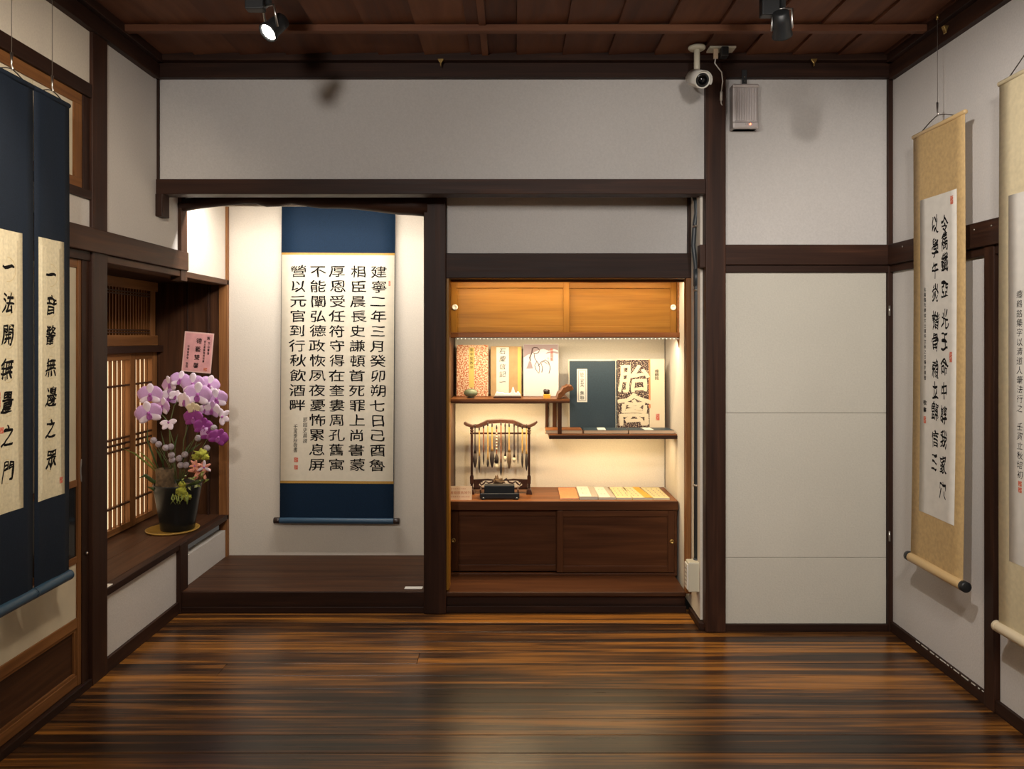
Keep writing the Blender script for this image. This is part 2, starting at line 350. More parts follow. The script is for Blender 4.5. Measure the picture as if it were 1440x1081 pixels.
# ceiling
ce = empty('ceiling', (0,0,0), kind='structure')
obj('ceiling_deck', MB().box(XL-.05, XR+.05, YREAR, YA+.1, CE+.03, CE+.06), M['black'], ce)
x = X(285, 3.72)-.2225*8-.03; i = 0
while x < XR+.02:
    a, b = max(x, XL-.03), min(x+.2225, XR+.03)
    if b-a > .02:
        for ya, yb in ((YREAR, .95), (.95, 3.72)):
            obj('ceiling_board', MB().add([(a,ya,CE),(b-.002,ya,CE+.012),(b-.002,yb,CE+.012),(a,yb,CE),(a,ya,CE+.02),(b-.002,ya,CE+.028),(b-.002,yb,CE+.028),(a,yb,CE+.02)],
                [(0,3,2,1),(4,5,6,7),(0,1,5,4),(1,2,6,5),(2,3,7,6),(3,0,4,7)]), wood('ceil', 1), ce)
    x += .2225; i += 1
for yb in (3.36, 2.91, 2.46, 2.01, 1.56, 1.11, .66, .21, -.24, -.69, -1.14):
    wbox('ceiling_batten', XL, XR, yb-.018, yb+.018, CE-.028, CE+.002, 'ceil', ce, .003)
wbox('ceiling_batten', X(677, 3.6)-.001, X(686, 3.6), YREAR, 3.70, CE-.005, CE+.001, 'ceil', ce, .002)

# cornices
def cornice(name, f):
    c = empty(name, (0,0,0), kind='structure')
    f(c)
def cb(c):
    wbox('cornice_board', XL, XR, 3.735, YA+.08, E(1.274), E(1.345), 'dark', c)
    wbox('cornice_moulding', XL, XR, 3.700, YA+.08, E(1.345), CE+.03, 'dark', c)
cornice('trim_1', cb)
def cl(c):
    wbox('cornice_board', XL-.06, XL+.028, YREAR, 3.735, E(1.266), E(1.335), 'dark', c)
    wbox('cornice_moulding', XL-.06, XL+.055, YREAR, 3.700, E(1.335), CE+.03, 'dark', c)
cornice('trim_2', cl)
def cr_(c):
    wbox('cornice_board', XR-.028, XR+.06, YREAR, 3.735, E(1.262), E(1.335), 'dark', c)
    wbox('cornice_moulding', XR-.055, XR+.06, YREAR, 3.700, E(1.335), CE+.03, 'dark', c)
cornice('trim_3', cr_)

# ---- back wall, front plane
wb = empty('wall_back', (0,0,0), kind='structure')
XP0, XP1 = X(990, YA), X(1018, YA)                   # the tall post
box('plaster_panel', XL, XP0, YA, YA+.07, E(.775), E(1.28), M['plaster'], wb, 0)
wbox('lintel', XL, XP0+.004, 3.748, YA+.07, E(.705), E(.779), 'post', wb, .003)
wbox('lintel_underboard', XL+.05, XP0, 3.79, YB, E(.7445), E(.757), 'frame', wb)
wbox('short_post', XL-.002, X(232, YA), 3.744, YA+.05, E(.596), E(.706), 'dark', wb, .003)
wbox('corner_strip', XL-.002, XL+.010, 3.758, YA+.05, E(.779), E(1.276), 'dark', wb, .001)
wbox('tall_post', XP0, XP1, 3.735, YB-.01, 0, E(1.28), 'post', wb, .004)
XQ = XR-.022
box('plaster_panel', XP1, XQ, YA, YA+.07, E(.45), E(1.28), M['plaster'], wb, 0)
wbox('corner_post', XQ, XR+.06, 3.752, YA+.07, 0, E(1.28), 'dark', wb)
wbox('cross_rail', XP1-.002, XR, 3.742, YA+.07, E(.358), E(.457), 'post', wb, .003)
wbox('cross_rail_underboard', XP1-.002, XR, 3.758, YA+.07, E(.322), E(.358), 'dark', wb, .002)
wbox('cross_rail_end', X(984, 3.75), XP0+.001, 3.742, 3.80, E(.345), E(.457), 'post', wb, .003)
bp_ = empty('door_2', (0,0,0), kind='structure')
for z0, z1 in ((-1.41, -1.0835), (-1.0815, -.3705), (-.3685, .322)):
    box('paper_sheet', XP1+.002, XQ-.002, YA, YA+.03, E(z0), E(z1), M['panel'], bp_, .001)
wbox('bottom_rail', XP1, XQ, 3.755, YA+.05, .0, E(-1.408), 'dark', bp_)
for py in (437, 752, 1e9):
    if py < 1e8: obj('hinge_pin', MB().tube([(XQ+.003, 3.748, Z(py-7, YA)), (XQ+.003, 3.748, Z(py+7, YA))], .004), M['metal'], bp_)
wbox('jamb_line', XP1, XP1+.006, 3.765, YA+.02, E(-1.41), E(.322), 'dark', bp_, 0)
# side return between the two planes, with its plaster
box('plaster_return', XP0-.012, XP0+.03, 3.80, 4.70, .04, E(.745), M['plaster_warm'], wb, 0)
wbox('return_skirting', XP0-.026, XP0, 3.765, 3.99, 0, .035, 'dark', wb)

# ---- alcove shell
wa = empty('wall_alcove', (0,0,0), kind='structure')
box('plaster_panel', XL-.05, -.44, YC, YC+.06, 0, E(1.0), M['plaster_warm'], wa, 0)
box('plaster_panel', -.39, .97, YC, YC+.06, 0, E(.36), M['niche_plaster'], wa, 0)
wbox('alcove_ceiling', XL, -.40, 3.85, YC, E(.96), E(.98), 'frame', wa)
box('over_beam_wall', XL, -.44, YB+.02, YB+.05, E(.70), E(.97), M['plaster_warm'], wa, 0)
XN0, XN1 = -.357, .929                                # display niche, inner width
box('plaster_panel', -.350, .945, YB, YB+.05, E(.44), E(.75), M['plaster'], wa, 0)
wbox('header_beam', -.352, .945, 3.990, 4.10, E(.312), E(.442), 'dark', wa, .003)
wbox('header_lip', XN0, .945, 4.10, 4.125, E(.30), E(.36), 'shelf', wa)
wbox('niche_ceiling', XN0-.02, .97, 4.1, YC, E(.352), E(.372), 'frame', wa)
wbox('panel_frame_right', X(966, YB), .945, 3.995, YB+.02, E(.44), E(.75), 'dark', wa)
# partition between alcove and niche, and the main post
wbox('partition_board', -.385, XN0, 4.05, YC, .05, E(.36), 'brown', wa)
box('partition_plaster', -.44, -.386, 4.05, YC, .05, E(.97), M['plaster_warm'], wa, 0)
wbox('alcove_post', X(597, YB), X(629, YB)-.003, 3.985, 4.115, 0, E(.757), 'post', wa, .005)
wbox('post_edge_trim', X(629, YB)-.003, X(631, YB)+.004, 4.0, 4.10, .12, E(.312), 'orange', wa)
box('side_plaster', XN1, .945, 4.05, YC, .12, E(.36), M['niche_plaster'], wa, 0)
wbox('niche_jamb', X(963, YB), .946, 3.990, 4.045, .105, E(.312), 'frame', wa, .002)
wbox('corner_strip', -.358, X(640.5, YC), YC-.018, YC, E(-.914), E(.352), 'dark', wa)
wbox('corner_strip', X(934.5, YC), XN1, YC-.012, YC, E(-.914), E(.352), 'dark', wa)
# left wall inside the alcove: panels and posts in the plane of the left wall
box('plaster_panel', XL-.05, XL, YB+.04, YC, E(.352), E(.97), M['plaster_warm'], wa, 0)
box('plaster_panel', XL-.05, XL, YB+.06, YC-.02, 0, E(-1.17), M['plaster'], wa, 0)
wbox('alcove_corner_post', XL-.04, XL+.012, YC-.03, YC+.01, 0, E(.97), 'frame', wa)
wbox('alcove_side_post', XL-.04, XL+.018, YB-.03, YB+.045, E(.30), E(.75), 'brown', wa, .003)
wbox('alcove_low_post', XL-.04, XL+.018, YB-.04, YB+.055, 0, E(-1.08), 'dark', wa, .003)

# alcove platform (raised display floor) and the niche step
pf = empty('alcove_platform', (0,0,0), kind='structure')
for a, b in ((YB-.012, 4.25), (4.25, 4.47), (4.47, YC)):
    wbox('platform_board', XL+.001, X(597, YB), a+.0006, b-.0006, .085, .110, 'brown', pf, .002)
wbox('platform_edge', XL+.001, X(597, YB), YB-.020, YB-.012, .030, .1085, 'dark', pf, .002)
wbox('platform_base', XL+.001, X(597, YB), YB-.028, YB+.01, 0, .032, 'dark', pf, .002)
sp = empty('niche_step', (0,0,0), kind='structure')
wbox('step_board', XN0, .905, YB-.015, 4.32, .083, .107, 'cab', sp, .002)
wbox('step_nosing', XN0, .905, YB-.022, YB-.015, .088, .1065, 'brown', sp, .002)
wbox('step_riser', XN0, .905, YB, YB+.02, .035, .083, 'dark', sp)
wbox('step_base', XN0, .905, YB-.022, YB+.02, 0, .036, 'dark', sp)

# ---- log beam over the alcove
mb = MB(); px = [250, 262, 285, 320, 345, 362, 375, 392, 410, 430, 450, 480, 500, 530, 560, 580, 602]
bot = [298, 297, 293, 289, 287, 287.5, 291, 290.5, 287, 290, 293, 293.5, 294.5, 298, 302, 303, 305]
top = [281, 279, 276, 273, 272, 271, 272, 271, 271, 272, 272, 272, 272, 273, 274, 274, 275]
for i in range(len(px)-1): pass
vs = []; n = 12
for p, b, t in zip(px, bot, top):
    x0 = X(p, YB); zc = (Z(b, YB)+Z(t, YB))/2; rz = (Z(t, YB)-Z(b, YB))/2
    for k in range(n):
        an = 2*math.pi*k/n
        vs.append((x0, YB+.0+math.cos(an)*rz*1.05*(1+.12*noise.noise(Vector((x0*7, an, 0)))), zc+math.sin(an)*rz))
fs = [(i*n+k, i*n+(k+1) % n, (i+1)*n+(k+1) % n, (i+1)*n+k) for i in range(len(px)-1) for k in range(n)]+[tuple(range(n)), tuple(range((len(px)-1)*n, len(px)*n))]
mb.smooth = True; mb.add(vs, fs)
lb = obj('trim_4', mb, wood('dark', 0)); lb['kind'] = 'structure'

# ---- left wall
wl = empty('wall_left', (0,0,0), kind='structure')
YP0, YP1 = 3.162, 3.279
wbox('main_post', XL-.06, XL+.014, YP0, YP1, 0, E(1.27), 'post', wl, .004)
wbox('door_jamb', XL-.06, XL-.002, 3.112, YP0, 0, E(.35), 'dark', wl)
box('plaster_panel', XL-.06, XL, YP1, 3.80, E(.45), E(1.27), M['plaster'], wl, 0)
box('plaster_panel', XL-.06, XL, 3.80, YB+.03, E(.45), E(.75), M['plaster'], wl, 0)
box('plaster_panel', XL-.06, XL, 1.20, YP0, E(1.045), E(1.27), M['plaster_warm'], wl, 0)
wbox('upper_rail', XL-.06, XL+.012, 1.20, YP0, E(.99), E(1.047), 'dark', wl)
wbox('transom_jamb', XL-.06, XL+.002, 3.112, YP0, E(.57), E(.99), 'dark', wl)
wbox('lower_transom_rail', XL-.06, XL+.010, 1.20, YP0, E(.57), E(.607), 'dark', wl)
box('plaster_panel', XL-.06, XL, 1.20, YP0, E(.45), E(.57), M['plaster'], wl, 0)
wbox('long_rail', XL-.04, XL+.030, YREAR, YB+.035, E(.355), E(.452), 'brown', wl, .004)
wbox('door_head', XL-.06, XL+.006, 1.20, YP0, E(.318), E(.355), 'dark', wl)
wbox('window_head', XL-.10, XL+.012, YP1, YC, E(.322), E(.354), 'brown', wl, .003)
# lower panel below the window sill
box('plaster_panel', XL-.06, XL-.004, YP1, YB+.0, .06, E(-1.10), M['plaster'], wl, 0)
box('plaster_band', XL-.06, XL-.010, YP1, YB, E(-1.165), E(-1.10), M['plaster'], wl, 0)
bl = empty('baseboard_left', (0,0,0), kind='structure')
wbox('baseboard', XL-.06, XL+.010, YP1, YB-.03, 0, .062, 'dark', bl)
wbox('door_track', XL-.10, XL+.012, YREAR, YP0, 0, .032, 'dark', bl)
# rear part of the left wall (towards the viewer)
box('plaster_panel', XL-.06, XL, YREAR, 1.20, 0, E(1.27), M['plaster_warm'], wl, 0)
wbox('main_post', XL-.06, XL+.014, 1.17, 1.28, 0, E(1.27), 'post', wl, .004)
# transom window
tw = empty('window_2', (0,0,0), kind='structure')
xf = XL-.006
box('transom_paper', xf-.005, xf-.003, 1.28, 3.10, E(.61), E(.98), M['shoji'], tw, 0)
wbox('transom_frame', xf-.02, xf+.004, 1.28, 3.112, E(.946), E(.992), 'frame', tw)
wbox('transom_frame', xf-.02, xf+.004, 1.28, 3.112, E(.606), E(.648), 'frame', tw)
wbox('transom_frame', xf-.02, xf+.004, 3.056, 3.112, E(.648), E(.946), 'frame', tw)
for yy in (2.05,): wbox('transom_frame', xf-.02, xf+.004, yy-.02, yy+.02, E(.648), E(.946), 'frame', tw)
for yy in (2.30, 2.55, 2.80): box('transom_kumiko', xf-.003, xf-.0015, yy-.003, yy+.003, E(.648), E(.946), M['paper_rim'], tw, 0)
# sliding doors
def sliding_door(name, y0, y1, dx, handle):
    d = empty(name, (0,0,0), kind='structure'); x0 = XL-.006+dx; x1 = x0-.028
    for a, b in ((y0, y0+.048), (y1-.055, y1)): wbox('stile', x1, x0, a, b, .034, E(.318), 'frame', d)
    for a, b in ((.283, .318), (-.600, -.572), (-.910, -.882), (-1.172, -1.130), (-1.405, -1.362)): wbox('rail', x1, x0-.002, y0+.048, y1-.055, E(a), E(b), 'frame', d)
    box('paper_pane', x1+.018, x1+.021, y0+.04, y1-.05, E(-.573), E(.284), M['shoji'], d, 0)
    box('glass_pane', x1+.018, x1+.021, y0+.04, y1-.05, E(-.884), E(-.598), M['glass'], d, 0)
    box('paper_pane', x1+.018, x1+.021, y0+.04, y1-.05, E(-1.132), E(-.908), M['shoji'], d, 0)
    wbox('board_panel', x1+.006, x1+.014, y0+.04, y1-.05, E(-1.364), E(-1.170), 'brown', d)
    for a, b in ((-1.184, -1.172), (-1.362, -1.350)): wbox('panel_bead', x1+.012, x0-.006, y0+.05, y1-.057, E(a), E(b), 'frame', d)
    wbox('panel_bead', x1+.012, x0-.006, y1-.070, y1-.055, E(-1.35), E(-1.184), 'frame', d)
    if handle:
        hy = y1-.026; hz = Z(662, 3.10)
        mbh = MB(); mbh.smooth = True; r1 = [];
        for rr, dd in ((1, .0), (.95, .003), (.6, .003), (.5, -.001)):
            r1 += [(x0+dd, hy+math.cos(t*math.pi/10)*.013*rr, hz+math.sin(t*math.pi/10)*.052*rr) for t in range(20)]
        mbh.add(r1, [(i*20+k, i*20+(k+1) % 20, (i+1)*20+(k+1) % 20, (i+1)*20+k) for i in range(3) for k in range(20)]+[tuple(range(60, 80))])
        obj('oval_handle', mbh, M['grey'], d)
        obj('lock_boss', MB().lathe([(.006,0),(.006,.006),(.003,.008)], (XL+.001, 3.135, Z(778, 3.13)), 12, Matrix.Rotation(math.pi/2, 3, 'Y')), M['metal'], d)
    return d
sliding_door('door_1', 2.205, 3.143, 0, True)
sliding_door('door_3', 1.29, 2.24, -.034, False)

# ---- study window bay (left)
wn = empty('window_1', (0,0,0), kind='structure')
XW = -2.17
box('bay_ceiling', XW-.06, XL-.05, YP1, YC, E(.335), E(.36), wood('dark', 1), wn)
wbox('bay_end_board', XW-.04, XL-.035, YC-.012, YC+.012, E(-1.10), E(.34), 'brown', wn)
wbox('bay_end_board', XW-.04, XL-.060, YP1-.03, YP1, 0, E(.34), 'brown', wn)
wbox('bay_end_trim', X(291, YC-.03), X(294, YC-.03), YC-.03, YC-.012, E(-1.08), E(.34), 'dark', wn)
wbox('bay_end_trim', X(262, YC-.02), X(264, YC-.02), YC-.018, YC-.012, E(-1.08), E(.34), 'dark', wn)
si = empty('window_sill', (0,0,0), kind='structure')
for a, b in ((XW-.02, XW+.20), (XW+.20, XL-.03)): wbox('sill_board', a+.0005, b-.0005, YP1-.02, YC, E(-1.106), E(-1.077), 'brown', si, .002)
wbox('sill_edge', XL-.03, XL+.012, YP1, YC-.005, E(-1.108), E(-1.0765), 'dark', si, .003)
# upper latticed transom: boards behind, bars in front
def vbars(y0, y1, z0, z1, sp, wdt, dep, x, kind, nm='lattice_bar'):
    n = max(1, int(round((y1-y0)/sp)))
    proto = None
    for i in range(1, n):
        yy = y0+(y1-y0)*i/n
        if proto is None:
            proto = wbox(nm, x-dep, x, yy-wdt/2, yy+wdt/2, z0, z1, kind, wn, 0)
        else:
            c = proto.copy(); C.objects.link(c); c.location.y = yy
YW0 = YP1
wbox('bay_wall_board', XW-.07, XW-.05, YW0, YC, E(-1.10), E(.34), 'dark', wn)
z0, z1 = E(-.045), E(.335)
wbox('transom_board', XW-.03, XW-.022, YW0, 4.62, z0+.03, z1-.03, 'orange', wn)
wbox('lattice_frame', XW-.035, XW+.004, YW0, 4.66, z1-.055, z1, 'frame', wn)
wbox('lattice_frame', XW-.035, XW+.004, YW0, 4.66, z0, z0+.060, 'frame', wn)
wbox('lattice_frame', XW-.035, XW+.004, 4.56, 4.625, z0+.06, z1-.055, 'frame', wn)
vbars(YW0, 4.56, z0+.06, z1-.055, .032, .010, .014, XW-.002, 'frame')
for zz in (z0+.075, z0+.090, z1-.075, z1-.090): wbox('lattice_rail', XW-.012, XW+.002, YW0, 4.56, zz-.004, zz+.004, 'brown', wn, 0)
wbox('middle_rail', XW-.04, XW+.03, YW0, YC, E(-.085), E(-.045), 'dark', wn)
# lower shoji panels with thin wooden bars over paper
zb, zt = E(-1.072), E(-.085)
for (a, b, dx) in ((YW0, 3.74, 0), (3.74, 4.385, 0), (4.385, 4.66, -.004)):
    xx = XW+dx
    box('lit_paper', xx-.030, xx-.027, a+.02, b-.02, zb+.03, zt-.03, M['lit_paper'], wn, 0)
    for q in ((a, a+.014), (b-.060, b)): wbox('shoji_stile', xx-.032, xx+.002, q[0], q[1], zb, zt, 'frame', wn)
    wbox('shoji_rail', xx-.032, xx+.002, a+.014, b-.06, zt-.040, zt, 'frame', wn)
    wbox('shoji_rail', xx-.032, xx+.002, a+.014, b-.06, zb, zb+.035, 'frame', wn)
    vbars(a+.014, b-.06, zb+.035, zt-.04, .047, .013, .014, xx-.004, 'frame')
    for h in (-.265, -.555, -.587, -.620, -.925): wbox('lattice_rail', xx-.018, xx+.000, a+.014, b-.06, E(h)-.005, E(h)+.005, 'brown', wn, 0)

# ---- right wall
wr = empty('wall_right', (0,0,0), kind='structure')
YR0, YR1 = 2.945, 2.985
box('plaster_panel', XR, XR+.06, YREAR, YA+.05, E(.45), E(1.27), M['plaster'], wr, 0)
box('plaster_panel', XR, XR+.06, YR1+.02, YA, .05, E(.335), M['plaster'], wr, 0)
box('plaster_panel', XR, XR+.06, 1.95, YR0-.02, .05, E(.335), M['plaster'], wr, 0)
box('plaster_panel', XR, XR+.06, YREAR, 1.93, .05, E(.335), M['plaster'], wr, 0)
wbox('slim_post', XR-.019, XR+.06, YR0-.01, YR1+.012, 0, E(.46), 'post', wr, .003)
wbox('slim_post', XR-.014, XR+.06, 1.92, 1.98, 0, E(.46), 'post', wr, .003)
wbox('cross_rail', XR-.030, XR+.06, YREAR, YA, E(.358), E(.457), 'post', wr, .003)
wbox('cross_rail_underboard', XR-.014, XR+.06, YREAR, YA, E(.322), E(.358), 'dark', wr, .002)
for yy in (3.04, 2.93, 3.60): obj('screw_cap', MB().lathe([(.004,0),(.004,.002),(.001,.003)], (XR-.030, yy, E(.43)), 8, Matrix.Rotation(-math.pi/2, 3, 'Y')), M['metal'], wr)
br = empty('baseboard_right', (0,0,0), kind='structure')
wbox('baseboard', XR-.014, XR+.06, YREAR, YA-.02, 0, .05, 'dark', br)
random.seed(3)
for k in range(22):
    yy = 3.50-.52*k/22+random.uniform(-.01,.01); wdt = random.uniform(.006, .024)
    box('paint_chip', XR-.0150, XR-.013, yy, yy+wdt, .0478-random.uniform(0, .002), .0505, M['white'], br, 0)
# rear wall
wz = empty('wall_rear', (0,0,0), kind='structure')
box('plaster_panel', XL-.06, XR+.06, YREAR-.06, YREAR, 0, CE+.03, M['plaster'], wz, 0)
wbox('cross_rail', XL, XR, YREAR-.01, YREAR+.03, E(.358), E(.457), 'post', wz)

# ================================================================ THINGS
# ---- cabinets of the niche
YF = 4.291
def knob(parent, x, z, y, r, mat):
    Mx = Matrix.Rotation(math.pi/2, 3, 'X')
    obj('knob', MB().lathe([(r,0),(r,.004),(r*.8,.007),(r*.42,.006),(r*.3,.003)], (x, y, z), 20, Mx), mat, parent)
def cabdoor(parent, x0, x1, z0, z1, y, kind, fr, panel_kind, knobx, kmat, kr):
    d = empty('door', (0,0,0), parent=parent)
    wbox('stile', x0, x0+fr, y, y+.022, z0, z1, kind, d); wbox('stile', x1-fr, x1, y, y+.022, z0, z1, kind, d)
    wbox('rail', x0+fr, x1-fr, y+.001, y+.022, z1-fr, z1, kind, d); wbox('rail', x0+fr, x1-fr, y+.001, y+.022, z0, z0+fr, kind, d)
    wbox('panel', x0+fr-.004, x1-fr+.004, y+.009, y+.018, z0+fr-.004, z1-fr+.004, panel_kind, d, 0)
    knob(d, knobx, (z0+z1)/2, y, kr, kmat); return d
uc = empty('wall_cabinet', (.28, YF, E(.0)), label='honey-coloured wall cabinet with two sliding doors at the top of the lit niche', cat='cabinet')
ox, oy, oz = -.28, -YF, -E(.0)
def U(v, a): return v+a
def ubox(n, x0, x1, y0, y1, z0, z1, k, p=None, bv=.002): return wbox(n, x0+ox, x1+ox, y0+oy, y1+oy, z0+oz, z1+oz, k, p or uc, bv)
xu0, xu1 = X(634, YF), X(952.5, YF)
ubox('carcass_bottom', xu0, xu1+.012, YF-.018, YC-.02, Z(475, YF), Z(468, YF), 'shelf')
ubox('bottom_rail', xu0, xu1+.012, YF-.024, YF-.018, Z(474.5, YF), Z(467.5, YF), 'shelf')
ubox('top_rail', xu0, xu1+.012, YF-.018, YF+.03, Z(396, YF), Z(391.5, YF), 'shelf')
ubox('carcass_top', xu0, xu1, YF+.03, YC-.02, Z(394, YF), Z(391, YF), 'frame')
ubox('end_panel', xu1, xu1+.014, YF-.012, YC-.02, Z(468, YF), Z(395, YF), 'frame')
ubox('end_panel', xu0-.006, xu0, YF-.012, YC-.02, Z(468, YF), Z(395, YF), 'frame')
br_ = MB().prism([(xu1-.006+ox, Z(474, YF)+oz), (xu1+.016+ox, Z(474, YF)+oz), (xu1+.017+ox, Z(490, YF)+oz), (xu1+.010+ox, Z(491, YF)+oz), (xu1+.004+ox, Z(483, YF)+oz)], -.018, .004)
obj('corner_bracket', br_, wood('frame', 2), uc, .001)
mid = X(795, YF)
d1 = cabdoor(uc, xu0+.001+ox, mid+.022+ox, Z(467.5, YF)+oz, Z(396.5, YF)+oz, -.010, 'orange', .034, 'orange', X(640, YF)+ox, M['porcelain'], .0165)
d2 = cabdoor(uc, mid-.010+ox, xu1-.001+ox, Z(467.5, YF)+oz, Z(396.5, YF)+oz, .014, 'orange', .034, 'orange', X(947.5, YF)+ox, M['porcelain'], .0165)
# lower cabinet
lc = empty('floor_cabinet', (.28, YF, .107), label='dark brown low cabinet with two sliding doors under the lit niche counter', cat='cabinet')
ox, oy, oz = -.28, -YF, -.107
def lbox(n, x0, x1, y0, y1, z0, z1, k, bv=.002): return wbox(n, x0+ox, x1+ox, y0+oy, y1+oy, z0+oz, z1+oz, k, lc, bv)
xl0, xl1 = X(632.5, YF), X(953, YF)
lbox('countertop', xl0, xl1, YF+.001, YC, Z(706.5, YF), Z(704, YF)+.0, 'shelf', .001)
lbox('counter_edge', xl0, xl1, YF-.020, YF+.001, Z(716, YF), Z(704, YF), 'cab')
lbox('base_rail', xl0, xl1-.008, YF-.010, YF+.02, .107, Z(805.5, YF), 'cab')
lbox('end_panel', xl1-.020, xl1-.004, YF-.006, YC, .107, Z(716, YF), 'cab')
lbox('end_panel', xl0, xl0+.010, YF-.006, YC, .107, Z(716, YF), 'cab')
lbox('back_panel', xl0+.01, xl1-.02, YF+.06, YF+.07, .107, Z(716, YF), 'dark')
mid = X(787, YF)
cabdoor(lc, xl0+.010+ox, mid+.016+ox, Z(804, YF)+oz, Z(717, YF)+oz, .014, 'cab', .036, 'cab', X(637.5, YF)+ox, M['brass'], .013)
cabdoor(lc, mid-.016+ox, xl1-.021+ox, Z(804, YF)+oz, Z(717, YF)+oz, -.010, 'cab', .036, 'cab', X(944, YF)+ox, M['brass'], .013)
CT = Z(704, YF)                                        # countertop height
# ---- staggered shelves
ss = empty('staggered_shelf', (0, 4.5, 0), label='brown two-level staggered shelf joined by thin struts inside the lit niche', cat='shelf')
YS = 4.33
def sbox(n, x0, x1, y0, y1, z0, z1, k, bv=.002): return wbox(n, x0, x1, y0-4.5, y1-4.5, z0, z1, k, ss, bv)
SH1 = Z(561, YS); SH2 = Z(610.5, YS)
sbox('upper_shelf', XN0, X(801, YS), YS, YC, SH1-.022, SH1, 'shelf')
sbox('shelf_edge', XN0, X(801, YS), YS-.006, YS, SH1-.022, SH1-.010, 'cab')
sbox('lower_shelf', X(772, YS), XN1, YS, YC, SH2-.024, SH2, 'shelf')
sbox('shelf_edge', X(772, YS), XN1, YS-.006, YS, SH2-.026, SH2-.007, 'dark')
sbox('strut', X(784.5, YS), X(790, YS), YS+.004, YS+.026, SH2, SH1-.022, 'cab')
sbox('strut', X(777, YC-.03), X(782.5, YC-.03), YC-.05, YC-.028, SH2, SH1-.022, 'cab')
sbox('strut', X(767, YC-.03), X(770.5, YC-.03), YC-.03, YC-.008, SH2, SH1-.022, 'cab')
# curled end of the upper shelf
pr = [(783, 560.8), (788, 560.8), (797, 551.5), (806, 548.5), (806.5, 546), (804, 542), (801, 543), (799.5, 541.5), (796, 544), (792.5, 545), (789.5, 550), (785.5, 553)]
obj('curled_end', MB().prism([P(a, b, YS) for a, b in pr], YS-4.5, 4.478-4.5), wood('shelf', 1), ss, .002)
# ---- led strips (housings)
def led_strip(label, x0, x1, y, z, n, group=None):
    t = empty('led_strip', ((x0+x1)/2, y, z), label=label, cat='lamp', group=group)
    hw = (x1-x0)/2
    obj('strip_housing', MB().box(-hw, hw, -.006, .006, .0, .006), M['ivory'], t)
    mb = MB()
    for i in range(n):
        xx = -hw+(2*hw)*(i+.5)/n
        mb.box(xx-.0014, xx+.0014, -.0062, .002, -.0022, .0)
    o = obj('led_beads', mb, M['led'], t); o['kind'] = 'stuff'
led_strip('thin led strip of bright beads under the front edge of the honey wall cabinet', xu0+.03, xu1+.01, YF-.012, Z(476, YF)+.0002, 60)
for nm_, x_, y_, z_, w_ in (('thin led strip hidden under the upper shelf of the lit niche', -.08, 4.36, EYE-.374, .26), ('thin led strip hidden under the lower shelf of the lit niche', .55, 4.44, EYE-.5795, .31)):
    q_ = box('led_strip', x_-w_, x_+w_, y_-.009, y_-.0065, z_, z_+.006, M['ivory'], None, 0); tag(q_, nm_, 'lamp')
box_ = empty('alcove_lamp', (-1.10, 4.12, E(.83)), label='hidden white lamp bar behind the rough log beam above the alcove', cat='lamp')
obj('lamp_housing', MB().box(-.6, .6, -.03, .03, -.02, .03), M['white'], box_)
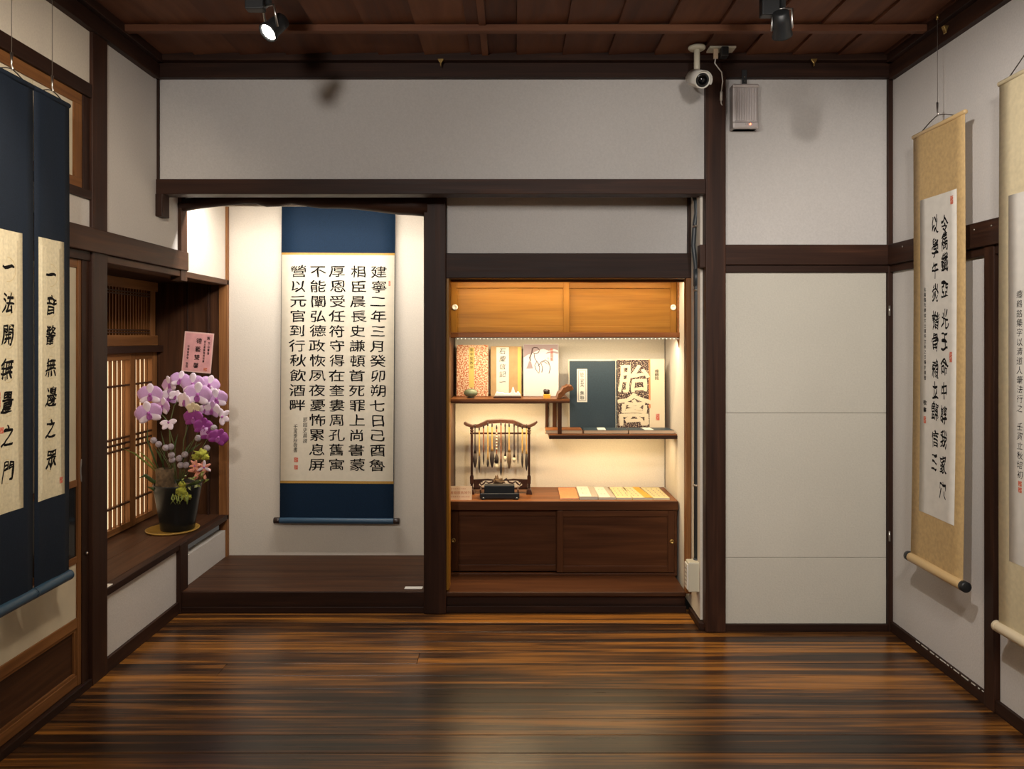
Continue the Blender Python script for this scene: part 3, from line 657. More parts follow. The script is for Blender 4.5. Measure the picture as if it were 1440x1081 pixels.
# ---- brush writing on hanging scrolls
def scroll(loc, rz, W, top, bot, label, mount, papers, roller_mat, end_mat, roller_r, ends, trims=(), bar_mat=None, wires=None, group=None, sag=.0, rollw=None):
    """loc: world point on the scroll plane at eye height, local x to the viewer's right, local -y to the viewer"""
    t = empty('hanging_scroll', loc, rz, label, 'scroll', group)
    n = 14; mb = MB(); nx = 6
    mb.smooth = True
    def yy(u, v): return sag*math.sin(math.pi*v)*.4+.0025*math.sin(7*u/W+3*v)+(-sag*.8)*(v**3)
    vs = []
    for th in (0, .0016):
        for i in range(n+1):
            for j in range(nx+1):
                v = i/n; u = -W/2+W*j/nx
                vs.append((u, yy(u, v)+th, top+(bot-top)*v))
    k = (n+1)*(nx+1); fs = []
    for b in (0, k):
        for i in range(n):
            for j in range(nx):
                a = b+i*(nx+1)+j; fs.append((a, a+1, a+nx+2, a+nx+1))
    for i in range(n):
        for j in (0, nx):
            a = i*(nx+1)+j; fs.append((a, a+nx+1, a+nx+1+k, a+k))
    mb.add(vs, fs); obj('silk_mount', mb, mount, t)
    for nm, x0, x1, za, zb_, m in papers:
        mb = MB(); mb.smooth = True; vs = []
        for th in (-.0012, -.0002):
            for i in range(n+1):
                z = za+(zb_-za)*i/n; v = (z-top)/(bot-top)
                for j in range(nx+1):
                    u = x0+(x1-x0)*j/nx; vs.append((u, yy(u, v)+th, z))
        fs = []
        for b in (0, k):
            for i in range(n):
                for j in range(nx):
                    a = b+i*(nx+1)+j; fs.append((a, a+1, a+nx+2, a+nx+1))
        for i in range(n):
            for j in (0, nx):
                a = i*(nx+1)+j; fs.append((a, a+nx+1, a+nx+1+k, a+k))
        mb.add(vs, fs); obj(nm, mb, m, t)
    Rx = Matrix.Rotation(math.pi/2, 3, 'Y'); rw = (rollw or W+.03)/2; yb = yy(0, 1)
    ro = obj('bottom_roller', MB().lathe([(roller_r*.98, -W/2-ends*.0), (roller_r, -W/2+.002), (roller_r, W/2-.002), (roller_r*.98, W/2)], (0, yb, bot-roller_r*.5), 20, Rx), roller_mat, t)
    for s_ in (-1, 1):
        e = obj('roller_end', MB().lathe([(roller_r*.9, 0), (roller_r*1.02, s_*.003), (roller_r*1.02, s_*(rw-W/2-.003)), (roller_r*.8, s_*(rw-W/2))], (0, 0, 0), 16, Rx), end_mat, ro, origin=(0,0,0))
        e.location = (s_*W/2, 0, 0)
    obj('top_bar', MB().lathe([(.0075, -W/2-.004), (.0095, -W/2-.001), (.0095, W/2+.001), (.0075, W/2+.004)], (0, .002, top+.004), 14, Rx), bar_mat or mount, t)
    if wires:
        hz, spread = wires
        obj('hanging_cord', MB().tube([(-spread, 0, top+.012), (-spread*.5, 0, top+.012+(hz-top-.012)*.55), (-.006, 0, hz-.004), (.006, 0, hz-.004), (spread*.5, 0, top+.012+(hz-top-.012)*.55), (spread, 0, top+.012)], .0022, 6), M['cord'], t)
        obj('hook', MB().tube([(0, 0, hz-.008), (.006, 0, hz), (0, 0, hz+.008), (0, 0, hz+.05)], [.002, .003, .003, .005], 8), M['metal'], t)
        obj('wire', MB().tube([(0, 0, hz+.05), (0, 0, CE-EYE-.028)], .0011, 6), M['wire'], t)
        obj('wire_clip', MB().tube([(0, 0, CE-EYE-.034), (0, 0, CE-EYE-.012)], .005, 8), M['brass'], t)
    t['yy'] = 0
    del t['yy']
    return t, (lambda u, z: yy(u, (z-top)/(bot-top)))
def spt(px, py, Xp):
    "right / left wall pixel -> (Y, height above eye) on the plane x = Xp"
    s = (px-CX)/Xp; return F/s, (CY-py)/s
# 1. large central scroll in the alcove
YS1 = YC-.035
W1 = X(555, YS1)-X(395, YS1); xc = (X(555, YS1)+X(395, YS1))/2
hh = lambda py: (CY-py)*YS1/F
t1, f1 = scroll((xc, YS1, EYE), 0, W1, hh(262), hh(730), 'large navy-mounted calligraphy scroll with five bold columns hanging in the lit alcove', M['navy'],
    [('paper', -W1/2+.003, W1/2-.003, hh(358.5), hh(676), M['paper']), ('gold_band', -W1/2+.001, W1/2-.001, hh(355.5), hh(358.5), M['gold']), ('gold_band', -W1/2+.001, W1/2-.001, hh(676), hh(679.5), M['gold'])],
    M['roller_navy'], M['roller_dark'], .0185, .04, rollw=X(564, YS1)-X(387, YS1), wires=(hh(240), .15))
t1.rotation_euler.y = math.radians(.35)
cols = ['建寧二年三月癸卯朔七日己酉魯', '相臣晨長史謙頓首死罪上尚書蒙', '厚恩受任符守得在奎婁周孔舊寓', '不能闡弘德政恢夙夜憂怖累息屏', '營以元官到行秋飲酒畔']
cxs = [532, 503, 474, 447, 419]
GOFF[0] = .010; it = []
for col, c in zip(cols, cxs):
    for i, ch in enumerate(col):
        it.append((ch, X(c, YS1)-xc+random.uniform(-.003,.003), hh(382+20.9*i), .102, .078))
writing('brushed_character', it, M['ink'], t1, 0, .07, f1, True)
GOFF[0] = 0; it = [(ch, X(430, YS1)-xc, hh(590+7.6*i), .028, .032, .1) for i, ch in enumerate('節臨史晨碑')]+[(ch, X(416.5, YS1)-xc, hh(600+6.6*i), .026, .030, .1) for i, ch in enumerate('壬寅季秋敬書')]
writing('inscription', it, M['ink'], t1, 0, .05, f1)
def seals(parent, lst, y=-.0048, yf=None):
    for u, z, s1, s2 in lst:
        if yf: y = yf(u, z)-.0022
        obj('seal_stamp', MB().box(u-s1/2, u+s1/2, y, y+.0006, z-s2/2, z+s2/2), M['seal_mix'], parent)
M['seal_mix'] = mix_speckle('seal_print', (.58,.11,.06), (.72,.50,.38), 220, .56)
seals(t1, [(X(417.5, YS1)-xc, hh(646.5), .024, .028), (X(417.5, YS1)-xc, hh(657), .022, .026), (X(547.5, YS1)-xc, hh(398), .012, .030)], 0, f1)

# 2./3. navy couplet beside the sliding door
XS = -1.66
M['paper_fleck2'] = flat('flecked_paper_inner', (.71,.65,.47), .85, noise_s=90, amt=.10)
yR = (spt(47.5, 475, XS)[0], spt(97, 475, XS)[0])
def build_left(ya, yb, label, text, pa, pb, seal):
    W = yb-ya; yc = (ya+yb)/2; pc = (pa+pb)/2-yc
    t, f = scroll((XS, yc, EYE), math.pi/2, W, .862, -.875, label, M['navy2'],
        [('paper', pa-yc, pb-yc, .353, -.573, M['paper_fleck']), ('paper_inset', pa-yc+.013, pb-yc-.013, .325, -.545, M['paper_fleck2'])],
        M['roller_navy'], M['roller_navy'], .019, .004, rollw=W-.001, wires=(.893, .055), bar_mat=M['navy2'], group='navy couplet scrolls by the sliding door')
    for i in range(len(text)):
        mb = MB(); mb.smooth = True; hz = .225-.1105*i; ring = []
        for r in (.041, .039): ring += [(pc+r*math.cos(k*math.pi/14), f(pc, hz)-.0015, hz+r*math.sin(k*math.pi/14)) for k in range(28)]
        mb.add(ring, [(k, (k+1) % 28, 28+(k+1) % 28, 28+k) for k in range(28)]); obj('medallion_ring', mb, M['faint'], t)
    GOFF[0] = .024
    writing('brushed_character', [(ch, pc+random.uniform(-.004,.004), .228-.1105*i+random.uniform(-.004,.004), .064, .074, .14) for i, ch in enumerate(text)], M['ink'], t, 0, .12, f, True)
    seals(t, seal(pc), 0, f); return t
build_left(yR[0]+.002, yR[1], 'narrow navy scroll nearest the sliding door post, seven characters ending low', '一音警無邊之眾', spt(53, 475, XS)[0], spt(89.5, 475, XS)[0], lambda c: [(c+.055, -.52, .018, .022)])
build_left(yR[0]-.228, yR[0]-.006, 'narrow navy scroll cut by the picture edge, character for gate at its foot', '一法開無量之門', spt(31.5, 475, XS)[0]-.150, spt(31.5, 475, XS)[0], lambda c: [(c-.05, -.20, .020, .05), (c-.03, -.30, .018, .02)])

# 4. tan scroll on the right wall
XRS = 1.78
ya, yb = spt(1357, 475, XRS)[0], spt(1284, 475, XRS)[0]; W = yb-ya; yc = (ya+yb)/2
def RU(px): return yc-spt(px, 475, XRS)[0]
def RH(px, py): return spt(px, py, XRS)[1]
t4, f4 = scroll((XRS, yc, EYE), -math.pi/2, W, .888, -.965, 'tan brocade scroll with two columns of ancient seal script on the right wall', M['tan'],
    [('paper', RU(1294), RU(1344.5), .600, -.755, M['paper_grey'])], M['roller_tan'], M['blk'], .021, .03, rollw=W+.055, wires=(.938, .12), bar_mat=M['roller_tan'], sag=.012)
for s_ in (-1, 1): pass
GOFF[0] = .020; it = []
py = [316, 339, 369, 407, 449, 480, 516, 550, 583, 618, 654, 690]
for ch, p in zip('令雋鐵亞光王命中諄我家穴', py): it.append((ch, RU(1327), RH(1327, p), .054, .080))
py = [315, 349, 380, 412, 451, 480, 519, 550, 579, 617, 650]
for ch, p in zip('以學午炎諧骨賴立歸信三', py): it.append((ch, RU(1314), RH(1314, p), .054, .080))
writing('brushed_character', it, M['ink'], t4, 0, .16, f4, True)
it = [(ch, RU(1300.5), RH(1300.5, 407+7.3*i), .015, .019) for i, ch in enumerate('此篇臨先秦金文壬寅年立秋之日書於東窗')]+[(ch, RU(1300.5), RH(1300.5, 566+10*i), .026, .022) for i, ch in enumerate('敬書')]
writing('inscription', it, M['ink'], t4, 0, .05, f4)
seals(t4, [(RU(1337.5), RH(1337.5, 281), .020, .034), (RU(1336.5), RH(1336.5, 502), .018, .042), (RU(1300.5), RH(1300.5, 590), .018, .030)], 0, f4)
# 5. cream scroll cut by the right edge
ya5 = spt(1405, 475, XRS)[0]; W5 = .42; yc5 = ya5-W5/2
def RU5(px): return yc5-spt(px, 475, XRS)[0]
t5, f5 = scroll((XRS, yc5, EYE), -math.pi/2, W5, .925, -1.050, 'cream scroll cut by the right picture edge with one thin column of small script', M['cream_silk'],
    [('paper', RU5(1419.5), W5/2-.045, .510, -.800, M['paper_grey'])], M['roller_cream'], M['roller_cream'], .020, .02, rollw=W5+.04, wires=(1.02, .15), bar_mat=M['cream_silk'])
GOFF[0] = .004
it = [(ch, RU5(1434.5), RH(1434.5, 414+13.35*i), .031, .030, .1) for i, ch in enumerate('瘞鶴銘集字以清道人筆法行之')]+[(ch, RU5(1434.5), RH(1434.5, 600+13.5*i), .031, .030, .1) for i, ch in enumerate('壬寅立秋培初')]
GOFF[0] = 0
for c_, big in enumerate('清風朗月'): it.append((big, RU5(1434.5)+.14, .38-.28*c_, .17, .17, .1))
writing('brushed_character', it, M['ink'], t5, 0, .08, f5, True)
seals(t5, [(RU5(1434.5), RH(1434.5, 680), .018, .018), (RU5(1434.5), RH(1434.5, 689), .018, .018)], 0, f5)

# ---- track spotlights, plus added fill lamps in the same fixtures
def track_light(loc, aim, watts, col, cone, soft, label, emit):
    L0 = Vector(loc); d = (Vector(aim)-L0).normalized()
    t = empty('track_spotlight', (loc[0], loc[1], CE-.03), label=label, cat='spotlight')
    o0 = Vector((0, 0, loc[2]-(CE-.03)))
    zup = o0+Vector((0, 0, .10))
    obj('adapter_box', MB().box(-.078, -.014, -.02, .02, -.185, 0.0), M['blk'], t, .004)
    obj('adapter_arm', MB().box(-.014, -.004, -.012, .012, -.05, -.02), M['blk'], t, .002)
    obj('stem', MB().tube([(0, 0, -.0), (0, 0, zup.z-.005)], .012, 12), M['blk'], t)
    rot = d.to_track_quat('-Z', 'Y').to_matrix(); s_ = rot @ Vector((1, 0, 0))
    yk = MB()
    for q in (-1, 1): yk.tube([zup+Vector((0,0,-.005)), zup+s_*q*.034+Vector((0,0,-.012)), o0+s_*q*.034-d*.02], .0045, 6)
    obj('yoke', yk, M['metal'], t)
    prof = [(.016, .065), (.028, .062), (.030, .03), (.030, .0), (.036, -.020), (.036, -.026), (.031, -.026), (.028, -.012)]
    obj('lamp_head', MB().lathe(prof, o0-d*.02, 24, rot), M['blk'], t)
    obj('lens', MB().lathe([(.029, 0), (.027, -.006), (.015, -.010), (.002, -.011)], o0-d*.02+d*.014, 24, rot), M['lamp'] if emit else M['lens'], t)
    if watts:
        s = spot('track_spot_lamp', L0+d*.03, aim, watts, col, cone, .8, soft)
labels = ['lit track spotlight hanging from the ceiling left of centre, bulb glowing', 'unlit black track spotlight hanging from the ceiling to the right of the security camera',
    'ceiling spotlight aimed at the tan scroll', 'ceiling spotlight behind the viewer aimed at the upper back wall', 'added fill spotlight out of view aimed at the paper door panel', 'added fill spotlight out of view aimed at the left wall', 'added fill spotlight out of view aimed at the cream scroll']
for a, lb_ in zip(TRACK, labels): track_light(*a, lb_, a[2] > 0)

# ---- security camera
sc = empty('security_camera', (X(980, 3.6), 3.6, CE), label='white bullet security camera on a ceiling stalk above the tall post', cat='camera')
obj('ceiling_plate', MB().lathe([(.040,0),(.040,-.008),(.034,-.014),(.014,-.016)], (0,0,0), 28), M['ivory'], sc)
obj('stalk', MB().lathe([(.014,-.012),(.014,-.105),(.012,-.108)], (0,0,0), 16), M['ivory'], sc)
obj('ball_joint', MB().blob((0,-.005,-.120), .012, 8, 0), M['metal'], sc)
d = Vector((.10, -.90, -.36)).normalized(); rot = d.to_track_quat('-Z', 'Y').to_matrix(); c0 = Vector((-.003, -.055, -.172))
obj('camera_body', MB().lathe([(.026, .085), (.035, .075), (.037, .06), (.037, -.04), (.034, -.045)], c0, 28, rot), M['white'], sc)
obj('front_ring', MB().lathe([(.0365, -.038), (.0375, -.05), (.033, -.052), (.031, -.046)], c0, 32, rot), M['porcelain'], sc)
obj('camera_lens', MB().lathe([(.031, -.047), (.022, -.048), (.016, -.044), (.008, -.048), (.003, -.049)], c0, 28, rot), M['lens'], sc)
# sunshield
vs = []; n = 14
for yy in (-.062, .07):
    for r in (.041, .043):
        for k in range(n+1):
            a = math.radians(-25+230*k/n); vs.append(rot @ Vector((r*math.cos(a), r*math.sin(a), yy)) + c0)
m_ = n+1; fs = [(k, k+1, 2*m_+k+1, 2*m_+k) for k in range(n)]+[(m_+k, m_+k+1, 3*m_+k+1, 3*m_+k) for k in range(n)]+[(k, k+1, m_+k+1, m_+k) for k in range(n)]+[(2*m_+k, 2*m_+k+1, 3*m_+k+1, 3*m_+k) for k in range(n)]
mb = MB(); mb.smooth = True; mb.add(vs, fs); obj('sun_shield', mb, M['white'], sc)
# white junction plate with a black clamp and a thin cable
jp = empty('cable_plate', (X(1014, 3.62), 3.62, CE), label='white ceiling plate with a black plug and thin cable beside the security camera', cat='socket')
obj('plate', MB().box(-.062, .062, -.035, .035, -.009, 0), M['ivory'], jp, .002)
obj('plug', MB().box(-.012, .022, -.055, -.010, -.055, -.009), M['blk'], jp, .004)
obj('cable_clip', MB().box(-.040, -.020, -.022, -.014, -.055, -.009), M['pages'], jp)
obj('cable', MB().tube([(-.03,-.018,-.05), (-.034,-.016,-.075), (-.02,-.010,-.09), (.008,.02,-.105), (.020,.045,-.14), (.022,.085,-.19), (.030,.11,-.225), (.038,.118,-.235)], .0028, 8), M['white'], jp)
obj('cable_joint', MB().tube([(.021,.075,-.180), (.027,.10,-.215)], .006, 8), M['white'], jp)
# wireless access box on the upper wall
yw = YA-.004
ap = empty('wall_speaker', ((X(1031, 3.70)+X(1068, 3.70))/2, YA, Z(180, 3.70)), label='silver ribbed wall box with a small red light on the upper right panel', cat='device')
hw = (X(1068, 3.70)-X(1031, 3.70))/2; hgt = Z(117, 3.70)-Z(180, 3.70)
obj('casing', MB().box(-hw, hw, -.062, -.004, 0, hgt), M['steel'], ap, .009)
for k in range(9):
    xx = -hw+.010+(2*hw-.02)*(k+.5)/9
    obj('rib', MB().box(xx-.0042, xx+.0042, -.068, -.058, .038, hgt-.022), M['steel'], ap, .002)
obj('end_cap', MB().box(-hw-.001, hw+.001, -.070, -.003, 0, .034), M['steel'], ap, .008)
obj('end_cap', MB().box(-hw-.001, hw+.001, -.070, -.003, hgt-.018, hgt), M['steel'], ap, .008)
obj('red_indicator', MB().lathe([(.0035,0),(.0035,.003),(.001,.004)], (.020, -.070, .020), 12, Matrix.Rotation(math.pi/2, 3, 'X')), M['red_led'], ap)
for xx in (-.002, .008): obj('port', MB().box(xx-.0015, xx+.0015, -.0712, -.069, .0185, .0215), M['blk'], ap)
obj('bracket', MB().box(-.012, .012, -.045, -.037, hgt-.005, hgt+.075), M['blk'], ap, .002)
for zz in (hgt+.02, hgt+.04): obj('bracket_screw', MB().lathe([(.0035,0),(.003,.002)], (0, -.045, zz), 8, Matrix.Rotation(math.pi/2, 3, 'X')), M['metal'], ap)
# picture hooks on the cornice
for px_, lab in ((620, 'small brass cone hook on the dark cornice above the alcove post'), (1144, 'small brass cone hook on the dark cornice above the paper door panel')):
    x_, z_ = P(px_, 87, 3.70)
    h = obj('cornice_hook', MB().prism([(x_-.015, z_+.012), (x_+.015, z_+.012), (x_+.011, z_+.002), (x_+.003, z_-.008), (x_+.0025, z_-.022), (x_-.0025, z_-.022), (x_-.003, z_-.008), (x_-.011, z_+.002)], 3.690, 3.701), M['brass'], bevel=.001)
    tag(h, lab, 'hook')
h = obj('cornice_hook', MB().prism([(1.79, E(1.30)), (1.812, E(1.30)), (1.806, E(1.285)), (1.803, E(1.27)), (1.799, E(1.27)), (1.796, E(1.285))], 3.18, 3.20), M['brass'], bevel=.001)
tag(h, 'small brass hook on the right cornice above the tan scroll', 'hook')
# conduit with outlet
cd = empty('cable_conduit', (.925, 3.87, Z(790, 3.87)), label='dark grey cable conduit clipped up the narrow wall beside the tall post', cat='conduit')
zo = Z(790, 3.87)
obj('conduit_pipe', MB().tube([(0,0,0), (0,0,Z(400, 3.87)-zo), (-.001,0,Z(375, 3.87)-zo), (-.012,.01,Z(345, 3.87)-zo), (-.006,.01,Z(318, 3.87)-zo), (.003,.005,Z(300, 3.87)-zo), (.002,.01,Z(283, 3.87)-zo), (-.012,.03,Z(268, 3.87)-zo)], .0115, 14), M['conduit'], cd)
obj('conduit_socket', MB().tube([(0,0,-.0), (0,0,.02)], .0145, 14), M['conduit'], cd)
obj('conduit_socket', MB().tube([(-.001,0,Z(402, 3.87)-zo), (0,0,Z(378, 3.87)-zo)], .0135, 14), M['conduit'], cd)
for py in (682, 408, 318):
    zz = Z(py, 3.87)-zo; ofs = -.006 if py == 318 else 0
    c = obj('pipe_clip', MB().tube([(ofs,0,zz-.005), (ofs,0,zz+.005)], .0155, 14), M['metal'], cd); obj('clip_screw', MB().blob((0,0,0), .005, 5, 0), M['metal'], c, origin=(0,0,0)).location = (-.004, -.016, 0)
so = empty('wall_socket', (X(976, 3.83), 3.85, Z(832, 3.83)), label='cream surface socket box at the foot of the grey conduit', cat='socket')
hs = Z(790, 3.83)-Z(832, 3.83)
obj('socket_box', MB().box(-.030, .030, -.030, .04, 0, hs), M['ivory'], so, .007)
obj('socket_face', MB().box(-.036, -.028, -.024, .034, .012, hs-.012), M['white'], so, .002)
for k in range(5): obj('socket_slot', MB().box(-.0372, -.0355, -.012, .020, .030+k*.020, .035+k*.020), M['grey'], so)

# ---- small white cards
c = box('name_card', X(569, YB+.03), X(594, YB+.03), YB+.02, YB+.055, .1105, .1135, M['porcelain'], None, .0005); tag(c, 'small white card lying on the alcove platform edge beside the post', 'card')
c = obj('name_card', MB().box(XL-.035, XL+.004, 3.285, 3.34, E(-1.0765), E(-1.0735)), M['porcelain'], bevel=.0005); tag(c, 'small white card lying on the window sill by the left post', 'card')

# ---- books standing on the upper shelf
def stand_book(px0, px1, pyt, pyb, y, th, label, cover, lean=.05, name='book', group=None):
    x0, x1 = X(px0, y), X(px1, y); zb_ = SH1 if pyb < 570 else SH2; h = Z(pyt, y)-zb_
    t = empty(name, ((x0+x1)/2, y, zb_+.001), label=label, cat='book', group=group)
    t.rotation_euler.x = -lean; W = x1-x0
    obj('page_block', MB().box(-W/2+.002, W/2-.002, .002, th-.002, 0, h-.003), M['pages'], t)
    obj('front_cover', MB().box(-W/2, W/2, 0, .002, 0, h), cover, t, .0004)
    obj('back_cover', MB().box(-W/2, W/2, th-.002, th, 0, h), cover, t, .0004)
    return t, W, h
GOFF[0] = 0
yk = 4.53
b1, W, h = stand_book(642, 686.5, 485, 553, yk, .014, 'standing book with orange-red script pattern and a yellow title strip', M['script_cover'])
u = W/45
obj('title_strip', MB().box(-W/2+17.5*u, -W/2+25*u, -.0009, .0002, h*.17, h*.95), M['yellow'], b1)
writing('title', [(c_, -W/2+21.3*u, h*(.90-.085*i), .022, .022) for i, c_ in enumerate('集字聖教序')], M['ink'], b1, -.0013)
b2, W, h = stand_book(690, 733.5, 487, 553, yk+.003, .012, 'standing tan book with a broad white title strip behind the white carving', M['kraft'])
u = W/43.5
obj('title_strip', MB().box(-W/2+8*u, -W/2+25.5*u, -.0009, .0002, h*.03, h*.98), M['label_white'], b2)
obj('edge_strip', MB().box(W/2-5.5*u, W/2-1*u, -.0009, .0002, 0, h*.98), M['yellow'], b2)
writing('title', [(c_, -W/2+16.8*u, h*(.90-.155*i), .040, .038, .1) for i, c_ in enumerate('石慶信記一')], M['ink'], b2, -.0013, .06)
b3, W, h = stand_book(736, 785.5, 484, 553, yk+.006, .012, 'standing white book with a painted hanging bell and withered vines', M['art'])
u = W/49.5
def poly(pts, w): return [(-W/2+a*u, -.0013, h-b*u) for a, b in pts]
mv = MB()
mv.prism([(-W/2+a_*u, h-b_*u) for a_, b_ in ((.5,.5), (49,.5), (49,9), (43,7), (36,9.5), (28,6.5), (20,9), (12,13), (6,15), (.5,19))], -.0006, .0)
mv.prism([(-W/2+a_*u, h-b_*u) for a_, b_ in ((42,9.5), (49,11), (49,13.5), (40,12), (31,13.5), (34,11))], -.0006, .0)
obj('painted_mist', mv, M['art_mauve'], b3)
bv = MB()
bv.tube(poly([(10,24), (9,19), (12,12), (13,6), (15,4.5), (20,5), (23,8.5), (21,12), (17,13), (13,12)], 0), [.0022,.004,.003,.004,.003,.0022,.0018,.002,.002,.001], 6)
bv.tube(poly([(15,13), (16,20), (21,27), (23,33), (22,41), (18,36), (16,30), (19,24)], 0), .0018, 5)
bv.tube(poly([(21,31), (25,25), (31,22), (36,26), (38,33), (36,41)], 0), .0017, 5)
bv.tube(poly([(26,40), (27,33), (25,27), (28,24), (33,27)], 0), .0015, 5)
obj('painted_vine', bv, M['art_dark'], b3)
obj('painted_bell', MB().prism([(-W/2+a*u, h-b*u) for a, b in ((8,24), (11,25), (12.5,31), (13.5,34), (4,34.5), (6,30))], -.0012, .0), M['art_mauve'], b3)
writing('title', [(c_, -W/2+40*u, h-(8+4.6*i)*u, .021, .021) for i, c_ in enumerate('書畫雅集')], M['seal'], b3, -.0014, .05)
writing('subtitle', [(c_, -W/2+35*u, h-(20+4*i)*u, .013, .013) for i, c_ in enumerate('金石文')], M['art_mauve'], b3, -.0014, .05)
# books standing on the lower right shelf
yk2 = 4.50
b4, W, h = stand_book(801, 868, 507.5, 600, yk2, .010, 'large navy thread-bound book standing open-faced with a white title label', M['cover_navy'], .03)
u = W/67
obj('title_label', MB().box(-W/2+10.5*u, -W/2+25*u, -.0009, .0002, h-58*u, h-11.5*u), M['label_white'], b4)
rim = MB()
for a0, a1, c0_, c1_ in ((12.3,12.8,13.5,56), (22.7,23.2,13.5,56), (12.3,23.2,13.5,14), (12.3,23.2,55.5,56)): rim.box(-W/2+a0*u, -W/2+a1*u, -.0014, -.0006, h-c1_*u, h-c0_*u)
obj('label_rule', rim, M['art_dark'], b4)
writing('title', [(c_, -W/2+17.8*u, h-(19+(5.2 if i < 4 else 6.6)*i)*u, .026, .024) for i, c_ in enumerate('妙三玄天集聯')], M['ink'], b4, -.0014, .04)
st = MB(); st.box(W/2-2.2*u, W/2-1.6*u, -.0015, 0, 0, h)
for k in range(5): st.box(W/2-2.2*u, W/2+1.5*u, -.0016, 0, h*(.08+.2*k), h*(.08+.2*k)+.002)
obj('binding_thread', st, M['bone'], b4)
obj('cream_edge', MB().box(-W/2-.004, W/2-.03, .003, .008, 0, h+.008), M['cover_cream'], b4)
b5, W, h = stand_book(868.5, 935, 505, 600, yk2+.006, .012, 'tall cream book faced with a black stone rubbing of two huge characters', M['cover_cream'], .03)
u = W/66.5
obj('rubbing_print', MB().box(-W/2, -W/2+45*u, -.0009, .0002, 0, h-1*u), M['rubbing'], b5)
obj('red_strip', MB().box(-W/2+44*u, -W/2+46.5*u, -.0013, .0002, h*.31, h-.5*u), M['orange_cover'], b5)
GOFF[0] = .022
writing('large_title', [('胎', -W/2+23*u, h-28*u, .195, .17), ('禽', -W/2+24*u, h-72*u, .22, .20)], M['cover_cream'], b5, -.0017, .06, None, True)
GOFF[0] = 0
writing('title', [(c_, -W/2+55.5*u, h-(17+5*i)*u, .026, .021) for i, c_ in enumerate('瘞鶴銘')], M['ink'], b5, -.0014)
obj('seal_stamp', MB().box(-W/2+54*u, -W/2+59*u, -.0013, .0002, h-86*u, h-77*u), M['seal_mix'], b5)
# books lying on the lower right shelf
def flat_book(quad, zt, th, label, cover, page, group=None, extra=None, name='book'):
    """quad: four (x, y) corners seen from above, front-left first, anticlockwise"""
    cx_ = sum(p[0] for p in quad)/4; cy_ = sum(p[1] for p in quad)/4
    t = empty(name, (cx_, cy_, zt-th), label=label, cat='book', group=group)
    q = [(a-cx_, b-cy_) for a, b in quad]
    def slab(nm, sh, z0, z1, m):
        pts = [(a*sh, b*sh) for a, b in q]
        return obj(nm, MB().add([(a, b, z0) for a, b in pts]+[(a, b, z1) for a, b in pts], [(0,3,2,1),(4,5,6,7),(0,1,5,4),(1,2,6,5),(2,3,7,6),(3,0,4,7)]), m, t, .0004)
    slab('back_cover', 1, 0, .0015, cover); slab('page_block', .985, .0015, th-.0015, page); slab('front_cover', 1, th-.0015, th, cover)
    def at(u_, v_): # across, depth 0..1
        a = Vector(q[0]).lerp(Vector(q[1]), u_); b = Vector(q[3]).lerp(Vector(q[2]), u_); return a.lerp(b, v_)
    if extra:
        for nm, u0, u1, v0, v1, m in extra:
            pts = [at(u0, v0), at(u1, v0), at(u1, v1), at(u0, v1)]
            obj(nm, MB().add([(p.x, p.y, th+.0001) for p in pts]+[(p.x, p.y, th+.0009) for p in pts], [(0,3,2,1),(4,5,6,7),(0,1,5,4),(1,2,6,5),(2,3,7,6),(3,0,4,7)]), m, t)
    return t, at
def fq(zt, a, b, c, d, yfr, ybk): # pixel x of front-left, front-right, back-right, back-left
    return [(X(a, yfr), yfr), (X(b, yfr), yfr), (X(c, ybk), ybk), (X(d, ybk), ybk)]
zt = SH2+.024
box3, at = flat_book(fq(zt, 767, 819, 816, 766, 4.345, 4.49), SH2+.022, .021, 'brown wooden folding album lying at the left end of the lower shelf', wood('shelf', 0), M['pages'])
yf, yb_ = 4.345, 4.47
flat_book(fq(zt, 821, 883.5, 879, 820, yf, yb_), SH2+.022, .021, 'navy thread-bound book lying on the lower shelf below the large navy book', M['cover_navy'], M['pages'], 'navy books lying on the lower shelf', [('title_label', .32, .50, .05, .95, M['label_white'])])
flat_book(fq(zt, 884.5, 948.5, 938, 880, yf, yb_), SH2+.022, .021, 'navy thread-bound book lying at the right end of the lower shelf', M['cover_navy'], M['pages'], 'navy books lying on the lower shelf', [('title_label', .36, .56, .05, .95, M['label_white'])])
# ---- fan of books on the counter, right
yf, yb_ = 4.315, 4.62
CB = CT
def cb_(a, b, c, d, z0, th, label, cover, page, extra=None, yf_=None):
    y0 = yf_ or yf
    q = [(X(a, y0), y0), (X(b, y0), y0), (X(c, yb_), yb_), (X(d, yb_), yb_)]
    return flat_book(q, z0+th, th, label, cover, page, 'booklets fanned out on the counter', extra)
cb_(788, 814, 809, 785, CB, .010, 'orange booklet at the left end of the fanned books on the counter', M['orange_cover'], M['peach_card'])
def dots(n, m, u0, u1, mat='art_mauve'):
    out = []
    for i in range(n):
        for j in range(m):
            a = u0+(u1-u0)*(i+.5)/n; v = .12+.8*(j+.5)/m; out.append(('printed_character', a-.02, a+.02, v-.035, v+.035, M[mat]))
    return out
cb_(815, 841, 834, 810, CB, .018, 'grey booklet with white title strip second from the left in the counter fan', M['grey_cover'], M['label_white'], [('title_strip', .02, .66, .03, .98, M['label_white'])]+dots(2, 2, .15, .55))
cb_(842, 866, 854, 834, CB, .014, 'grey booklet with white title strip third from the left in the counter fan', M['grey_cover'], M['label_white'], [('title_strip', .05, .70, .03, .98, M['label_white'])]+dots(2, 2, .15, .6))
cb_(867, 889, 877, 857, CB, .013, 'pale yellow booklet next to the grey ones in the counter fan', M['lemon'], M['label_white'], dots(3, 4, .05, .95))
